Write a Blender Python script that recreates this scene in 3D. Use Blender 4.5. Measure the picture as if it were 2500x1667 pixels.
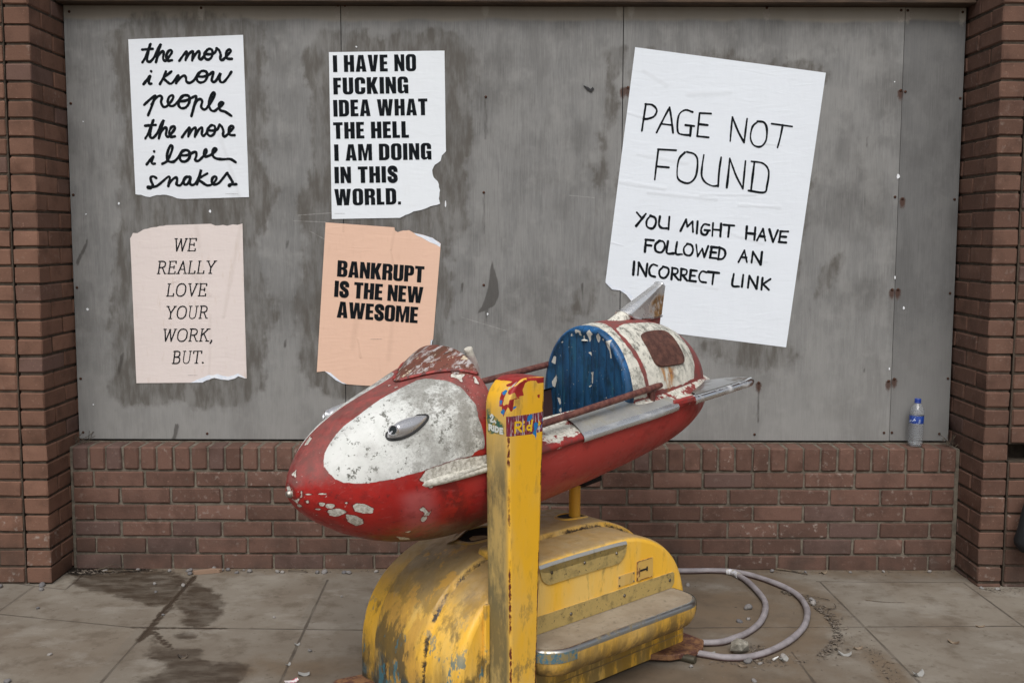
import bpy, math, random
import numpy as np
from mathutils import Vector, Matrix
from mathutils.geometry import tessellate_polygon

for o in list(bpy.data.objects): bpy.data.objects.remove(o)
random.seed(7); np.random.seed(7)
S = bpy.context.scene; COL = S.collection
R = math.radians

# ------------------------------------------------------------------ camera
CAM = (1.948, -4.685, 1.4856); TILT = .0986; ROLL = .0025
cd = bpy.data.cameras.new("camera"); cam = bpy.data.objects.new("camera", cd); COL.objects.link(cam)
cd.sensor_width = 36; cd.lens = 37.83; cd.clip_end = 500; cd.clip_start = .05
cam.matrix_world = Matrix.Translation(CAM) @ Matrix.Rotation(R(90) - TILT, 4, 'X') @ Matrix.Rotation(ROLL, 4, 'Z')
S.camera = cam

# ------------------------------------------------------------------ sky, sun, exposure
SUN_EL, SUN_AZ = 52, 184          # degrees; azimuth from north (+Y) clockwise: behind the camera; a veiled sun
w = bpy.data.worlds.new("World"); S.world = w; w.use_nodes = True
wt = w.node_tree; bg = wt.nodes["Background"]
sky = wt.nodes.new("ShaderNodeTexSky"); sky.sky_type = 'NISHITA'; sky.sun_disc = False
sky.sun_elevation = R(SUN_EL); sky.sun_rotation = R(SUN_AZ); sky.dust_density = 4.0; sky.air_density = 1.0; sky.ozone_density = 1.0
hs = wt.nodes.new("ShaderNodeHueSaturation"); hs.inputs["Saturation"].default_value = .32      # cloud cover takes most of the blue
wt.links.new(sky.outputs[0], hs.inputs["Color"]); wt.links.new(hs.outputs[0], bg.inputs[0]); bg.inputs[1].default_value = .112
sd = bpy.data.lights.new("sun", 'SUN'); sun = bpy.data.objects.new("sun", sd); COL.objects.link(sun)
sd.energy = 1.75; sd.angle = R(40); sd.color = (1, .985, .965)
az, el = R(SUN_AZ), R(SUN_EL)
sun.rotation_euler = Vector((math.sin(az) * math.cos(el), math.cos(az) * math.cos(el), math.sin(el))).to_track_quat('Z', 'Y').to_euler()
S.view_settings.view_transform = 'Standard'; S.view_settings.look = 'None'
S.view_settings.exposure = 0.1; S.view_settings.gamma = 1; S.view_settings.use_curve_mapping = False
S.cycles.max_bounces = 6

# ------------------------------------------------------------------ a photograph point on a real plane
def ray(px, py):
    f = 2627.4; a = px - 1250; b = py - 833.5
    x = a * math.cos(ROLL) + b * math.sin(ROLL); y = -a * math.sin(ROLL) + b * math.cos(ROLL)
    c, s = math.cos(TILT), math.sin(TILT); r = x / f; u = -y / f
    return np.array([r, c + u * s, -s + u * c])
def on_wall(px, py, Y=.11):
    d = ray(px, py); t = (Y - CAM[1]) / d[1]; return np.array(CAM) + d * t
def on_ground(px, py, z=0.):
    d = ray(px, py); t = (z - CAM[2]) / d[2]; return np.array(CAM) + d * t

# ------------------------------------------------------------------ mesh helpers
class MB:
    def __init__(self): self.v = []; self.f = []; self.m = []; self.n = 0; self.at = {}
    def add(self, V, F, mi=0, **attrs):
        V = np.asarray(V, float).reshape(-1, 3)
        for F1 in F: self.f.append([i + self.n for i in F1]); self.m.append(mi)
        for k in set(list(self.at) + list(attrs)):
            if k not in self.at: self.at[k] = [np.zeros(self.n)] if self.n else []
            val = attrs.get(k, 0.); self.at[k].append(np.broadcast_to(np.asarray(val, float).ravel(), (len(V),)) if np.size(val) == 1 else np.asarray(val, float).ravel())
        self.v.append(V); self.n += len(V); return self
    def grid(self, P, mi=0, closed=False, flip=False, **attrs):
        P = np.asarray(P, float); ni, nj = P.shape[:2]; F = []
        for i in range(ni - 1):
            for j in range(nj if closed else nj - 1):
                q = [i * nj + j, i * nj + (j + 1) % nj, (i + 1) * nj + (j + 1) % nj, (i + 1) * nj + j]
                F.append(q[::-1] if flip else q)
        return self.add(P.reshape(-1, 3), F, mi, **attrs)
    def poly(self, loops, to3, mi=0, **attrs):
        """filled flat outline (first loop) with holes"""
        pts = [p for l in loops for p in l]
        tris = tessellate_polygon([[Vector((p[0], p[1], 0)) for p in l] for l in loops])
        return self.add([to3(*p) for p in pts], [list(t) for t in tris], mi, **attrs)
    def slab(self, loop, to3, th, mi=0):
        """outline with thickness th along to3's third argument"""
        n = len(loop); V = [to3(p[0], p[1], 0) for p in loop] + [to3(p[0], p[1], th) for p in loop]
        tr = tessellate_polygon([[Vector((p[0], p[1], 0)) for p in loop]])
        F = [list(t) for t in tr] + [[i + n for i in t][::-1] for t in tr]
        F += [[i, (i + 1) % n, (i + 1) % n + n, i + n] for i in range(n)]
        return self.add(V, F, mi)
    def box(self, a, b, ch=0., mi=0, jit=0., **attrs):
        """box from corner a to corner b with chamfered edges"""
        a = np.array(a, float); b = np.array(b, float)
        if ch <= 0:
            V = [[(a, b)[i][0], (a, b)[j][1], (a, b)[k][2]] for i in (0, 1) for j in (0, 1) for k in (0, 1)]
            return self.add(V, [[0, 1, 3, 2], [4, 6, 7, 5], [0, 4, 5, 1], [2, 3, 7, 6], [0, 2, 6, 4], [1, 5, 7, 3]], mi, **attrs)
        V = []; idx = {}
        for i in (0, 1):
            for j in (0, 1):
                for k in (0, 1):
                    c = [(a, b)[i][0], (a, b)[j][1], (a, b)[k][2]]; sg = [1 if t == 0 else -1 for t in (i, j, k)]
                    for ax in range(3):
                        p = list(c)
                        for o in range(3):
                            if o != ax: p[o] += sg[o] * ch
                        if jit: p = [t + random.uniform(-jit, jit) for t in p]
                        idx[(i, j, k, ax)] = len(V); V.append(p)
        F = []
        for ax in range(3):
            o1, o2 = [t for t in range(3) if t != ax]
            for s in (0, 1):
                q = []
                for (e, g) in ((0, 0), (1, 0), (1, 1), (0, 1)):
                    c = [0, 0, 0]; c[ax] = s; c[o1] = e; c[o2] = g; q.append(idx[(*c, ax)])
                F.append(q)
        for ax in range(3):            # edges along ax
            o1, o2 = [t for t in range(3) if t != ax]
            for e in (0, 1):
                for g in (0, 1):
                    c0 = [0, 0, 0]; c0[o1] = e; c0[o2] = g; c1 = list(c0); c1[ax] = 1
                    F.append([idx[(*c0, o1)], idx[(*c0, o2)], idx[(*c1, o2)], idx[(*c1, o1)]])
        for i in (0, 1):
            for j in (0, 1):
                for k in (0, 1): F.append([idx[(i, j, k, ax)] for ax in range(3)])
        return self.add(V, F, mi, **attrs)
    def tube(self, path, r, seg=14, mi=0, cap=True):
        P = np.asarray(path, float); n = len(P); r = np.broadcast_to(np.asarray(r, float), (n,))
        T = np.gradient(P, axis=0); T /= np.linalg.norm(T, axis=1)[:, None] + 1e-12
        up = np.array([0, 0, 1.]) if abs(T[0][2]) < .9 else np.array([1., 0, 0])
        G = []; N = None
        for i in range(n):
            N = up if N is None else N
            N = N - T[i] * (N @ T[i]); N /= np.linalg.norm(N); Bn = np.cross(T[i], N)
            a = np.linspace(0, 2 * math.pi, seg, endpoint=False)
            G.append(P[i] + r[i] * (np.cos(a)[:, None] * N + np.sin(a)[:, None] * Bn))
        self.grid(np.array(G), mi, closed=True)
        if cap:
            self.add(G[0], [list(range(seg))], mi); self.add(G[-1], [list(range(seg))], mi)
        return self
    def lathe(self, prof, seg=32, mi=0, org=(0, 0, 0), M=None):
        a = np.linspace(0, 2 * math.pi, seg, endpoint=False); pr = np.asarray(prof, float)
        P = np.stack([pr[:, :1] * np.cos(a), pr[:, :1] * np.sin(a), np.repeat(pr[:, 1:], seg, 1)], -1)
        if M is not None: P = P @ np.array(M).T
        return self.grid(P + np.array(org), mi, closed=True)
    def build(self, name, mats, loc=(0, 0, 0), parent=None, smooth=40, bevel=0., seg=2):
        me = bpy.data.meshes.new(name); V = np.concatenate(self.v) - np.array(loc)
        me.from_pydata(V.tolist(), [], self.f); me.update()
        for m in (mats if isinstance(mats, (list, tuple)) else [mats]): me.materials.append(m)
        me.polygons.foreach_set("material_index", self.m)
        for k, L in self.at.items():
            at = me.attributes.new(k, 'FLOAT', 'POINT'); at.data.foreach_set("value", np.concatenate(L).astype(np.float32))
        import bmesh
        bm = bmesh.new(); bm.from_mesh(me); bmesh.ops.recalc_face_normals(bm, faces=bm.faces); bm.to_mesh(me); bm.free()
        if smooth:
            me.polygons.foreach_set("use_smooth", [True] * len(me.polygons)); me.set_sharp_from_angle(angle=R(smooth))
        o = bpy.data.objects.new(name, me); COL.objects.link(o); o.location = loc
        if parent is not None: o.parent = parent
        if bevel:
            b = o.modifiers.new("bevel", 'BEVEL'); b.width = bevel; b.segments = seg; b.limit_method = 'ANGLE'; b.angle_limit = R(35); b.harden_normals = False
        return o

def tag(o, label=None, cat=None, group=None, kind=None):
    for k, v in (("label", label), ("category", cat), ("group", group), ("kind", kind)):
        if v: o[k] = v
    return o
def empty(name, loc, rz=0):
    o = bpy.data.objects.new(name, None); COL.objects.link(o); o.location = loc; o.rotation_euler = (0, 0, rz); o.empty_display_size = .1; return o

def catmull(pts, n=8):
    P = [np.asarray(p, float) for p in pts]
    if len(P) < 3: return np.array([P[0] + (P[-1] - P[0]) * t for t in np.linspace(0, 1, n)])
    Q = [2 * P[0] - P[1]] + P + [2 * P[-1] - P[-2]]; out = []
    for i in range(1, len(Q) - 2):
        for t in np.linspace(0, 1, n, endpoint=False):
            a, b, c, d = Q[i - 1:i + 3]
            out.append(.5 * (2 * b + (c - a) * t + (2 * a - 5 * b + 4 * c - d) * t * t + (3 * b - a - 3 * c + d) * t ** 3))
    out.append(P[-1]); return np.array(out)

def sdf(px, py, poly):
    """signed distance to a polygon, positive inside (vectorised)"""
    P = np.asarray(poly, float); px = np.asarray(px); py = np.asarray(py)
    d = np.full(px.shape, 1e9); ins = np.zeros(px.shape, bool)
    for i in range(len(P)):
        a, b = P[i], P[(i + 1) % len(P)]; e = b - a; L = e @ e + 1e-15
        t = np.clip(((px - a[0]) * e[0] + (py - a[1]) * e[1]) / L, 0, 1)
        d = np.minimum(d, np.hypot(px - a[0] - t * e[0], py - a[1] - t * e[1]))
        c = (a[1] > py) != (b[1] > py)
        with np.errstate(divide='ignore', invalid='ignore'):
            xi = (b[0] - a[0]) * (py - a[1]) / (b[1] - a[1] + 1e-15) + a[0]
        ins ^= c & (px < xi)
    return np.where(ins, d, -d)
def sdfs(px, py, polys): return np.max([sdf(px, py, p) for p in polys], axis=0)

# ------------------------------------------------------------------ material helpers
class M:
    def __init__(s, name, rough=.6, metal=0., spec=.5):
        s.mat = bpy.data.materials.new(name); s.mat.use_nodes = True; s.t = s.mat.node_tree
        s.b = s.t.nodes["Principled BSDF"]; s.set("Roughness", rough); s.set("Metallic", metal); s.set("Specular IOR Level", spec)
        s._co = None
    def n(s, ty, **kw):
        x = s.t.nodes.new(ty)
        for k, v in kw.items(): setattr(x, k, v)
        return x
    def put(s, sock, v):
        if isinstance(v, bpy.types.NodeSocket): s.t.links.new(v, sock)
        elif isinstance(v, (tuple, list)) and len(v) == 3 and sock.type == 'RGBA': sock.default_value = (*v, 1)
        else: sock.default_value = v
    def set(s, nm, v): s.put(s.b.inputs[nm], v)
    def co(s, sc=(1, 1, 1), rot=(0, 0, 0)):
        if s._co is None: s._co = s.n("ShaderNodeTexCoord").outputs["Object"]
        mp = s.n("ShaderNodeMapping"); s.put(mp.inputs[0], s._co); mp.inputs["Scale"].default_value = sc; mp.inputs["Rotation"].default_value = rot
        return mp.outputs[0]
    def xyz(s):
        sp = s.n("ShaderNodeSeparateXYZ"); s.put(sp.inputs[0], s.co()); return sp.outputs
    def noise(s, scale, detail=4, rough=.55, sc=(1, 1, 1), dist=0., rot=(0, 0, 0)):
        x = s.n("ShaderNodeTexNoise"); s.put(x.inputs["Vector"], s.co(sc, rot)); x.inputs["Scale"].default_value = scale
        x.inputs["Detail"].default_value = detail; x.inputs["Roughness"].default_value = rough; x.inputs["Distortion"].default_value = dist
        return x.outputs["Fac"]
    def voro(s, scale, sc=(1, 1, 1), feature='F1', out="Distance"):
        x = s.n("ShaderNodeTexVoronoi", feature=feature); s.put(x.inputs["Vector"], s.co(sc)); x.inputs["Scale"].default_value = scale
        return x.outputs[out]
    def ma(s, op, a, b=0., c=None):
        x = s.n("ShaderNodeMath", operation=op); s.put(x.inputs[0], a); s.put(x.inputs[1], b)
        if c is not None: s.put(x.inputs[2], c)
        return x.outputs[0]
    def mul(s, a, b): return s.ma('MULTIPLY', a, b)
    def add(s, a, b): return s.ma('ADD', a, b)
    def mx(s, a, b): return s.ma('MAXIMUM', a, b)
    def inv(s, a): return s.ma('SUBTRACT', 1., a)
    def ramp(s, f, lo, hi, a=0., b=1.):
        x = s.n("ShaderNodeMapRange", interpolation_type='SMOOTHSTEP'); s.put(x.inputs[0], f)
        x.inputs[1].default_value = lo; x.inputs[2].default_value = hi; x.inputs[3].default_value = a; x.inputs[4].default_value = b
        return x.outputs[0]
    def mix(s, f, a, b):
        x = s.n("ShaderNodeMix", data_type='RGBA'); s.put(x.inputs[0], f); s.put(x.inputs[6], a); s.put(x.inputs[7], b); return x.outputs[2]
    def attr(s, nm): return s.n("ShaderNodeAttribute", attribute_name=nm).outputs["Fac"]
    def edge(s, nm, amp=.004, scale=60, w=.0012, off=0.):
        """ragged inside mask of a signed-distance attribute"""
        d = s.add(s.attr(nm), off) if off else s.attr(nm)
        return s.ramp(s.add(d, s.mul(s.add(s.noise(scale, 5, .65), -.5), amp * 2)), -w, w)
    def seg(s, a, b, U, V):
        """distance to the segment a-b in the plane of the two coordinate sockets"""
        ex, ey = b[0] - a[0], b[1] - a[1]; L = ex * ex + ey * ey
        dx = s.add(U, -a[0]); dy = s.add(V, -a[1])
        t = s.n("ShaderNodeClamp"); s.put(t.inputs[0], s.mul(s.add(s.mul(dx, ex), s.mul(dy, ey)), 1 / L)); t = t.outputs[0]
        qx = s.ma('SUBTRACT', dx, s.mul(t, ex)); qy = s.ma('SUBTRACT', dy, s.mul(t, ey))
        return s.ma('SQRT', s.add(s.mul(qx, qx), s.mul(qy, qy)))
    def col(s, c): s.set("Base Color", c); return s
    def bump(s, h, strength=.3, dist=.01):
        x = s.n("ShaderNodeBump"); s.put(x.inputs["Height"], h); x.inputs["Strength"].default_value = strength; x.inputs["Distance"].default_value = dist
        s.put(s.b.inputs["Normal"], x.outputs[0]); return s

# ------------------------------------------------------------------ traced outlines of paint and lettering, in the parts' own frames (metres)
NOSE_WHITE = [[(-0.859,0.204),(-0.864,0.173),(-0.86,0.127),(-0.851,0.087),(-0.835,0.062),(-0.81,0.048),(-0.779,0.039),(-0.743,0.037),(-0.711,0.033),(-0.672,0.035),(-0.62,0.035),(-0.567,0.033),(-0.508,0.035),(-0.461,0.037),(-0.454,0.044),(-0.418,0.046),(-0.412,0.066),(-0.415,0.091),(-0.421,0.117),(-0.415,0.142),(-0.425,0.166),(-0.432,0.194),(-0.442,0.216),(-0.454,0.237),(-0.472,0.262),(-0.485,0.287),(-0.504,0.302),(-0.537,0.306),(-0.58,0.308),(-0.62,0.308),(-0.66,0.304),(-0.703,0.296),(-0.736,0.292),(-0.769,0.29),(-0.801,0.277),(-0.828,0.258),(-0.847,0.237)]]
LIP = [[(-0.639,0.016),(-0.617,0.035),(-0.576,0.037),(-0.508,0.037),(-0.427,0.025),(-0.43,0.01),(-0.488,0.01),(-0.548,0.01),(-0.58,0.002),(-0.593,-0.011),(-0.611,-0.013),(-0.615,0.006)]]
CHIPS = [[(-0.88,-0.061),(-0.882,-0.077),(-0.885,-0.084),(-0.89,-0.086),(-0.892,-0.079),(-0.893,-0.063),(-0.89,-0.05),(-0.886,-0.048),(-0.881,-0.05)],[(-0.859,-0.065),(-0.863,-0.08),(-0.867,-0.088),(-0.874,-0.09),(-0.877,-0.084),(-0.879,-0.067),(-0.874,-0.054),(-0.868,-0.052),(-0.861,-0.054)],[(-0.832,-0.098),(-0.839,-0.113),(-0.846,-0.13),(-0.856,-0.148),(-0.867,-0.152),(-0.87,-0.136),(-0.874,-0.123),(-0.871,-0.104),(-0.859,-0.084),(-0.85,-0.08),(-0.838,-0.088)],[(-0.835,-0.111),(-0.813,-0.111),(-0.791,-0.129),(-0.787,-0.154),(-0.8,-0.18),(-0.824,-0.161)],[(-0.82,-0.055),(-0.811,-0.04),(-0.79,-0.048),(-0.771,-0.067),(-0.772,-0.088),(-0.794,-0.094),(-0.814,-0.086)],[(-0.917,0.408),(-0.908,0.35),(-0.919,0.292)],[(-0.935,-0.361),(-0.922,0.081),(-0.921,-0.002),(-0.929,-0.08)],[(-0.932,0.598),(-0.931,0.504),(-0.933,0.337),(-0.935,-0.361),(-0.936,0.598)],[(-0.904,0.023),(-0.907,0.019),(-0.911,0.018),(-0.915,0.018),(-0.917,0.023),(-0.917,0.029),(-0.915,0.033),(-0.911,0.033),(-0.907,0.027)],[(-0.876,0.019),(-0.877,0.016),(-0.882,0.016),(-0.887,0.018),(-0.892,0.021),(-0.892,0.025),(-0.887,0.027),(-0.882,0.025),(-0.876,0.021)],[(-0.911,-0.073),(-0.912,-0.09),(-0.913,-0.102),(-0.914,-0.109),(-0.915,-0.096),(-0.916,-0.075),(-0.915,-0.059),(-0.913,-0.05),(-0.912,-0.054)],[(-0.92,-0.198),(-0.92,-0.227),(-0.92,-0.263),(-0.921,-0.288),(-0.923,-0.29),(-0.924,-0.265),(-0.924,-0.234),(-0.924,-0.196),(-0.922,-0.194)],[(-0.887,-0.117),(-0.888,-0.125),(-0.891,-0.134),(-0.895,-0.14),(-0.897,-0.14),(-0.896,-0.132),(-0.895,-0.125),(-0.892,-0.117),(-0.889,-0.115)],[(-0.831,-0.04),(-0.832,-0.042),(-0.834,-0.046),(-0.836,-0.044),(-0.838,-0.042),(-0.839,-0.038),(-0.836,-0.036),(-0.834,-0.034),(-0.831,-0.036)],[(-0.929,-0.159),(-0.928,-0.179),(-0.928,-0.211),(-0.929,-0.228),(-0.93,-0.223),(-0.931,-0.203),(-0.931,-0.165),(-0.93,-0.136),(-0.929,-0.136)],[(-0.64,-0.084),(-0.63,-0.075),(-0.62,-0.09),(-0.608,-0.102),(-0.602,-0.092),(-0.608,-0.111),(-0.627,-0.111),(-0.62,-0.102)],[(-0.63,-0.125),(-0.626,-0.111),(-0.612,-0.117),(-0.615,-0.136),(-0.621,-0.136)],[(-0.678,-0.215),(-0.63,-0.227),(-0.614,-0.248),(-0.646,-0.248)],[(-0.661,-0.184),(-0.647,-0.177),(-0.644,-0.188)],[(-0.851,0.433),(-0.825,0.437),(-0.833,0.4),(-0.851,0.396)],[(-0.411,0.277),(-0.393,0.252),(-0.39,0.227),(-0.409,0.221),(-0.418,0.208),(-0.422,0.227),(-0.433,0.24),(-0.415,0.252)],[(-0.371,0.216),(-0.368,0.208),(-0.373,0.185),(-0.383,0.194)],[(-0.538,0.483),(-0.537,0.44),(-0.546,0.435)],[(-0.59,0.477),(-0.581,0.462),(-0.599,0.448)],[(-0.567,0.335),(-0.555,0.327),(-0.568,0.323)],[(-0.512,0.454),(-0.5,0.45),(-0.516,0.438)],[(-0.562,0.371),(-0.554,0.364),(-0.565,0.362)],[(-0.412,0.214),(-0.416,0.21),(-0.419,0.21),(-0.421,0.212),(-0.421,0.216),(-0.416,0.219),(-0.412,0.221),(-0.411,0.219),(-0.411,0.217)],[(-0.416,0.183),(-0.419,0.181),(-0.421,0.181),(-0.423,0.183),(-0.423,0.183),(-0.422,0.185),(-0.421,0.187),(-0.418,0.185),(-0.418,0.183)]]
DOME_WHITE = [[(0.35,0.25),(0.414,0.27),(0.511,0.263),(0.634,0.274),(0.695,0.255),(0.692,0.186),(0.693,0.128),(0.683,0.083),(0.654,0.045),(0.587,0.037),(0.499,0.037),(0.383,0.044),(0.372,0.058),(0.371,0.09),(0.362,0.136),(0.351,0.176),(0.341,0.222)],[(0.29,0.433),(0.29,0.396),(0.321,0.366),(0.351,0.32),(0.348,0.285),(0.324,0.241),(0.321,0.19),(0.336,0.151),(0.342,0.119),(0.35,0.086),(0.353,0.058),(0.354,0.033),(0.311,0.042),(0.311,0.078),(0.306,0.124),(0.296,0.163)]]
GRILLE = [[(0.415,0.202),(0.565,0.215),(0.605,0.209),(0.605,0.164),(0.616,0.122),(0.616,0.095),(0.593,0.089),(0.463,0.09),(0.444,0.096),(0.424,0.128),(0.415,0.169)]]
RUST = [[(0.457,0.094),(0.539,0.089),(0.514,0.057),(0.499,0.037),(0.466,0.038),(0.436,0.046),(0.456,0.069)]]
SEAT_CHIPS = [[(-0.044,0.276),(-0.017,0.272),(-0.014,0.255),(-0.025,0.257),(-0.026,0.268),(-0.042,0.26)],[(-0.007,0.255),(0.002,0.258),(0.0,0.242),(-0.006,0.242)],[(0.011,0.267),(0.025,0.279),(0.044,0.264),(0.032,0.258),(0.024,0.234),(0.018,0.254)],[(0.056,0.26),(0.069,0.271),(0.076,0.253),(0.066,0.235),(0.059,0.24)],[(0.083,0.251),(0.095,0.254),(0.09,0.243)],[(0.1,0.243),(0.12,0.25),(0.123,0.209),(0.127,0.186),(0.12,0.186),(0.117,0.211),(0.107,0.223)],[(0.155,0.218),(0.168,0.22),(0.173,0.201),(0.191,0.19),(0.186,0.185),(0.168,0.195)],[(0.196,0.17),(0.215,0.175),(0.215,0.145),(0.224,0.111),(0.219,0.098),(0.212,0.145),(0.199,0.158)],[(0.017,0.198),(0.028,0.201),(0.035,0.183)],[(0.026,0.129),(0.041,0.132),(0.038,0.092),(0.032,0.091),(0.032,0.12)],[(0.017,0.079),(0.034,0.088),(0.031,0.08),(0.022,0.076)],[(-0.165,0.076),(-0.142,0.105),(-0.139,0.084),(-0.15,0.057),(-0.161,0.061)],[(-0.068,0.251),(-0.06,0.262),(-0.059,0.249)],[(-0.164,0.149),(-0.149,0.174),(-0.141,0.169),(-0.147,0.142)],[(-0.115,0.224),(-0.104,0.231),(-0.108,0.222)],[(-0.139,0.024),(-0.123,0.021),(-0.119,0.002),(-0.125,-0.002)],[(-0.131,-0.025),(-0.119,-0.012),(-0.117,-0.028),(-0.123,-0.031)],[(0.091,0.043),(0.1,0.049),(0.103,0.046)],[(-0.018,-0.023),(-0.007,-0.019),(-0.009,-0.024)]]
POST_OUT = [[(-0.976,0.873),(-0.976,0.984),(-0.967,1.024),(-0.956,1.038),(-0.92,1.064),(-0.886,1.075),(-0.851,1.074),(-0.817,1.072),(-0.82,0.852)]]
P_RED = [[(-0.956,1.031),(-0.954,1.044),(-0.92,1.063),(-0.886,1.075),(-0.817,1.07),(-0.818,1.055),(-0.849,1.055),(-0.856,1.064),(-0.886,1.065),(-0.9,1.059),(-0.909,1.04),(-0.904,1.025),(-0.931,1.022),(-0.941,1.037)],[(-0.958,1.018),(-0.918,1.021),(-0.92,1.018),(-0.943,1.017),(-0.945,1.0),(-0.949,0.984),(-0.956,0.983),(-0.965,0.999)],[(-0.83,1.003),(-0.826,1.005),(-0.827,0.996),(-0.829,0.997)],[(-0.851,1.021),(-0.84,1.022),(-0.841,1.01),(-0.847,1.012)],[(-0.835,0.97),(-0.821,0.97),(-0.821,0.853),(-0.825,0.899),(-0.829,0.911)]]
P_BAND = [[(-0.974,0.97),(-0.931,0.969),(-0.885,0.968),(-0.821,0.97),(-0.828,0.911),(-0.876,0.908),(-0.938,0.911),(-0.974,0.912)]]
P_BLUE = [[(-0.888,0.964),(-0.872,0.967),(-0.869,0.955),(-0.881,0.948),(-0.892,0.946)],[(-0.864,0.939),(-0.855,0.943),(-0.846,0.937),(-0.848,0.925),(-0.855,0.916),(-0.852,0.902),(-0.856,0.887),(-0.859,0.901),(-0.869,0.909),(-0.863,0.92)],[(-0.945,0.997),(-0.932,0.996),(-0.938,0.991),(-0.947,0.989)]]
P_PLATE = [[(-0.843,0.932),(-0.835,0.919),(-0.85,0.917)]]
L_GREEN = [[(0.007,0.982),(0.019,0.985),(0.024,0.968),(0.041,0.966),(0.08,0.942),(0.083,0.917),(0.041,0.913),(0.024,0.908),(0.009,0.916),(0.014,0.927),(0.006,0.954)]]
L_RED = [[(0.059,1.056),(0.08,1.066),(0.111,1.08),(0.137,1.092),(0.161,1.106),(0.207,1.104),(0.161,1.083),(0.114,1.054),(0.099,1.062),(0.08,1.052),(0.063,1.05)],[(0.073,0.995),(0.1,1.009),(0.095,0.992),(0.08,0.967),(0.076,0.947),(0.077,0.97)],[(0.058,1.035),(0.078,1.042),(0.075,0.997),(0.061,0.993)]]
L_BLUE = [[(0.061,1.035),(0.068,1.044),(0.08,1.04),(0.077,1.03),(0.061,1.026)],[(0.06,1.013),(0.072,1.014),(0.069,0.995),(0.06,0.995)],[(0.069,0.982),(0.08,0.99),(0.088,0.985),(0.078,0.969),(0.069,0.977)]]
L_GREY = [[(0.075,1.045),(0.09,1.064),(0.111,1.08),(0.114,1.077),(0.099,1.06),(0.083,1.044)]]
T_RID = [[(-0.939,0.92),(-0.939,0.938),(-0.938,0.95)],[(-0.938,0.95),(-0.922,0.949),(-0.915,0.944),(-0.92,0.936),(-0.936,0.935)],[(-0.931,0.935),(-0.915,0.921)],[(-0.905,0.936),(-0.905,0.921)],[(-0.904,0.948),(-0.904,0.946)],[(-0.871,0.949),(-0.874,0.934),(-0.875,0.919)],[(-0.875,0.932),(-0.885,0.935),(-0.891,0.93),(-0.887,0.923),(-0.876,0.923)],[(-0.843,0.94),(-0.84,0.935),(-0.844,0.933)]]
T_2 = [[(0.025,0.961),(0.031,0.967),(0.036,0.963),(0.032,0.956),(0.025,0.948),(0.037,0.947)],[(0.042,0.951),(0.047,0.946)]]
T_RIDE = [[(0.019,0.922),(0.019,0.937)],[(0.019,0.936),(0.029,0.935),(0.03,0.93),(0.021,0.928)],[(0.025,0.928),(0.033,0.922)],[(0.039,0.935),(0.039,0.921)],[(0.046,0.92),(0.047,0.934)],[(0.047,0.934),(0.057,0.932),(0.058,0.926),(0.055,0.921),(0.046,0.92)],[(0.066,0.918),(0.066,0.932)],[(0.066,0.932),(0.077,0.932)],[(0.066,0.925),(0.075,0.925)],[(0.066,0.918),(0.077,0.918)]]
POST_LEFT = [[(0.002,0.869),(0.002,0.996),(0.016,1.04),(0.046,1.072),(0.099,1.097)]]
# ---- rocket surfaces (local frame: x to the tail, y to the near side, z up) ----
def curve(xs, ys, q):
    """smooth monotone-ish cubic through the stations"""
    xs = np.asarray(xs, float); ys = np.asarray(ys, float); q = np.asarray(q, float)
    d = np.diff(ys) / np.diff(xs)
    m = np.empty_like(ys); m[0] = d[0]; m[-1] = d[-1]
    w1 = np.diff(xs)[1:]; w0 = np.diff(xs)[:-1]
    m[1:-1] = (d[:-1] * w1 + d[1:] * w0) / (w0 + w1)
    for i in range(1, len(ys) - 1):
        if d[i - 1] * d[i] <= 0: m[i] *= 0.35
    i = np.clip(np.searchsorted(xs, q) - 1, 0, len(xs) - 2)
    h = xs[i + 1] - xs[i]; t = np.clip((q - xs[i]) / h, 0, 1)
    return ((2*t**3 - 3*t**2 + 1) * ys[i] + (t**3 - 2*t**2 + t) * h * m[i]
            + (-2*t**3 + 3*t**2) * ys[i + 1] + (t**3 - t**2) * h * m[i + 1])
# nose / hull stations by parameter s
HS  = [0,    .02,  .06,  .12,  .2,   .28,  .36,  .46,  .56,  .66,  .76]
HX  = [-.936,-.932,-.913,-.875,-.815, -.74, -.65, -.53, -.42, -.30, -.20]
HZT = [.015, .036, .070, .112, .160, .197, .226, .255, .282, .290, .286]
HZB = [.015, -.005,-.037,-.078,-.125,-.170,-.207,-.238,-.249,-.249,-.247]
HW  = [.0,   .022, .055, .095, .140, .178, .207, .230, .243, .248, .248]
HC  = [.015, .013, .010, .006, .002, 0,    0,    0,    0,    0,    0]
def nose(s, a):
    """a = 0 near-side belt, pi/2 top, pi far belt, 3pi/2 keel"""
    x = curve(HS, HX, s); zc = curve(HS, HC, s); w = curve(HS, HW, s)
    zt = curve(HS, HZT, s) - zc; zb = zc - curve(HS, HZB, s)
    ca, sa = np.cos(a), np.sin(a)
    n = 2.15 + .85 * np.clip((s - .3) / .28, 0, 1) * (sa > 0)
    k = (np.abs(ca)**n + np.abs(sa)**n) ** (-1 / n)
    return x, w * ca * k, zc + np.where(sa > 0, zt, zb) * sa * k
# lower hull behind the nose
LX  = [-.20, 0,    .20,  .40,  .55,  .68,  .77,  .83,  .868, .885]
LW  = [.248, .254, .256, .252, .238, .200, .155, .108, .058, .0]
LZB = [-.247,-.238,-.226,-.209,-.191,-.166,-.141,-.112,-.076,-.03]
def hull(x, a):
    w = curve(LX, LW, x); zb = -curve(LX, LZB, x)
    ca, sa = np.cos(a), np.sin(a); n = 2.3
    k = (np.abs(ca)**n + np.abs(sa)**n) ** (-1 / n)
    return x + 0*a, w * ca * k, zb * sa * k
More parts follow.
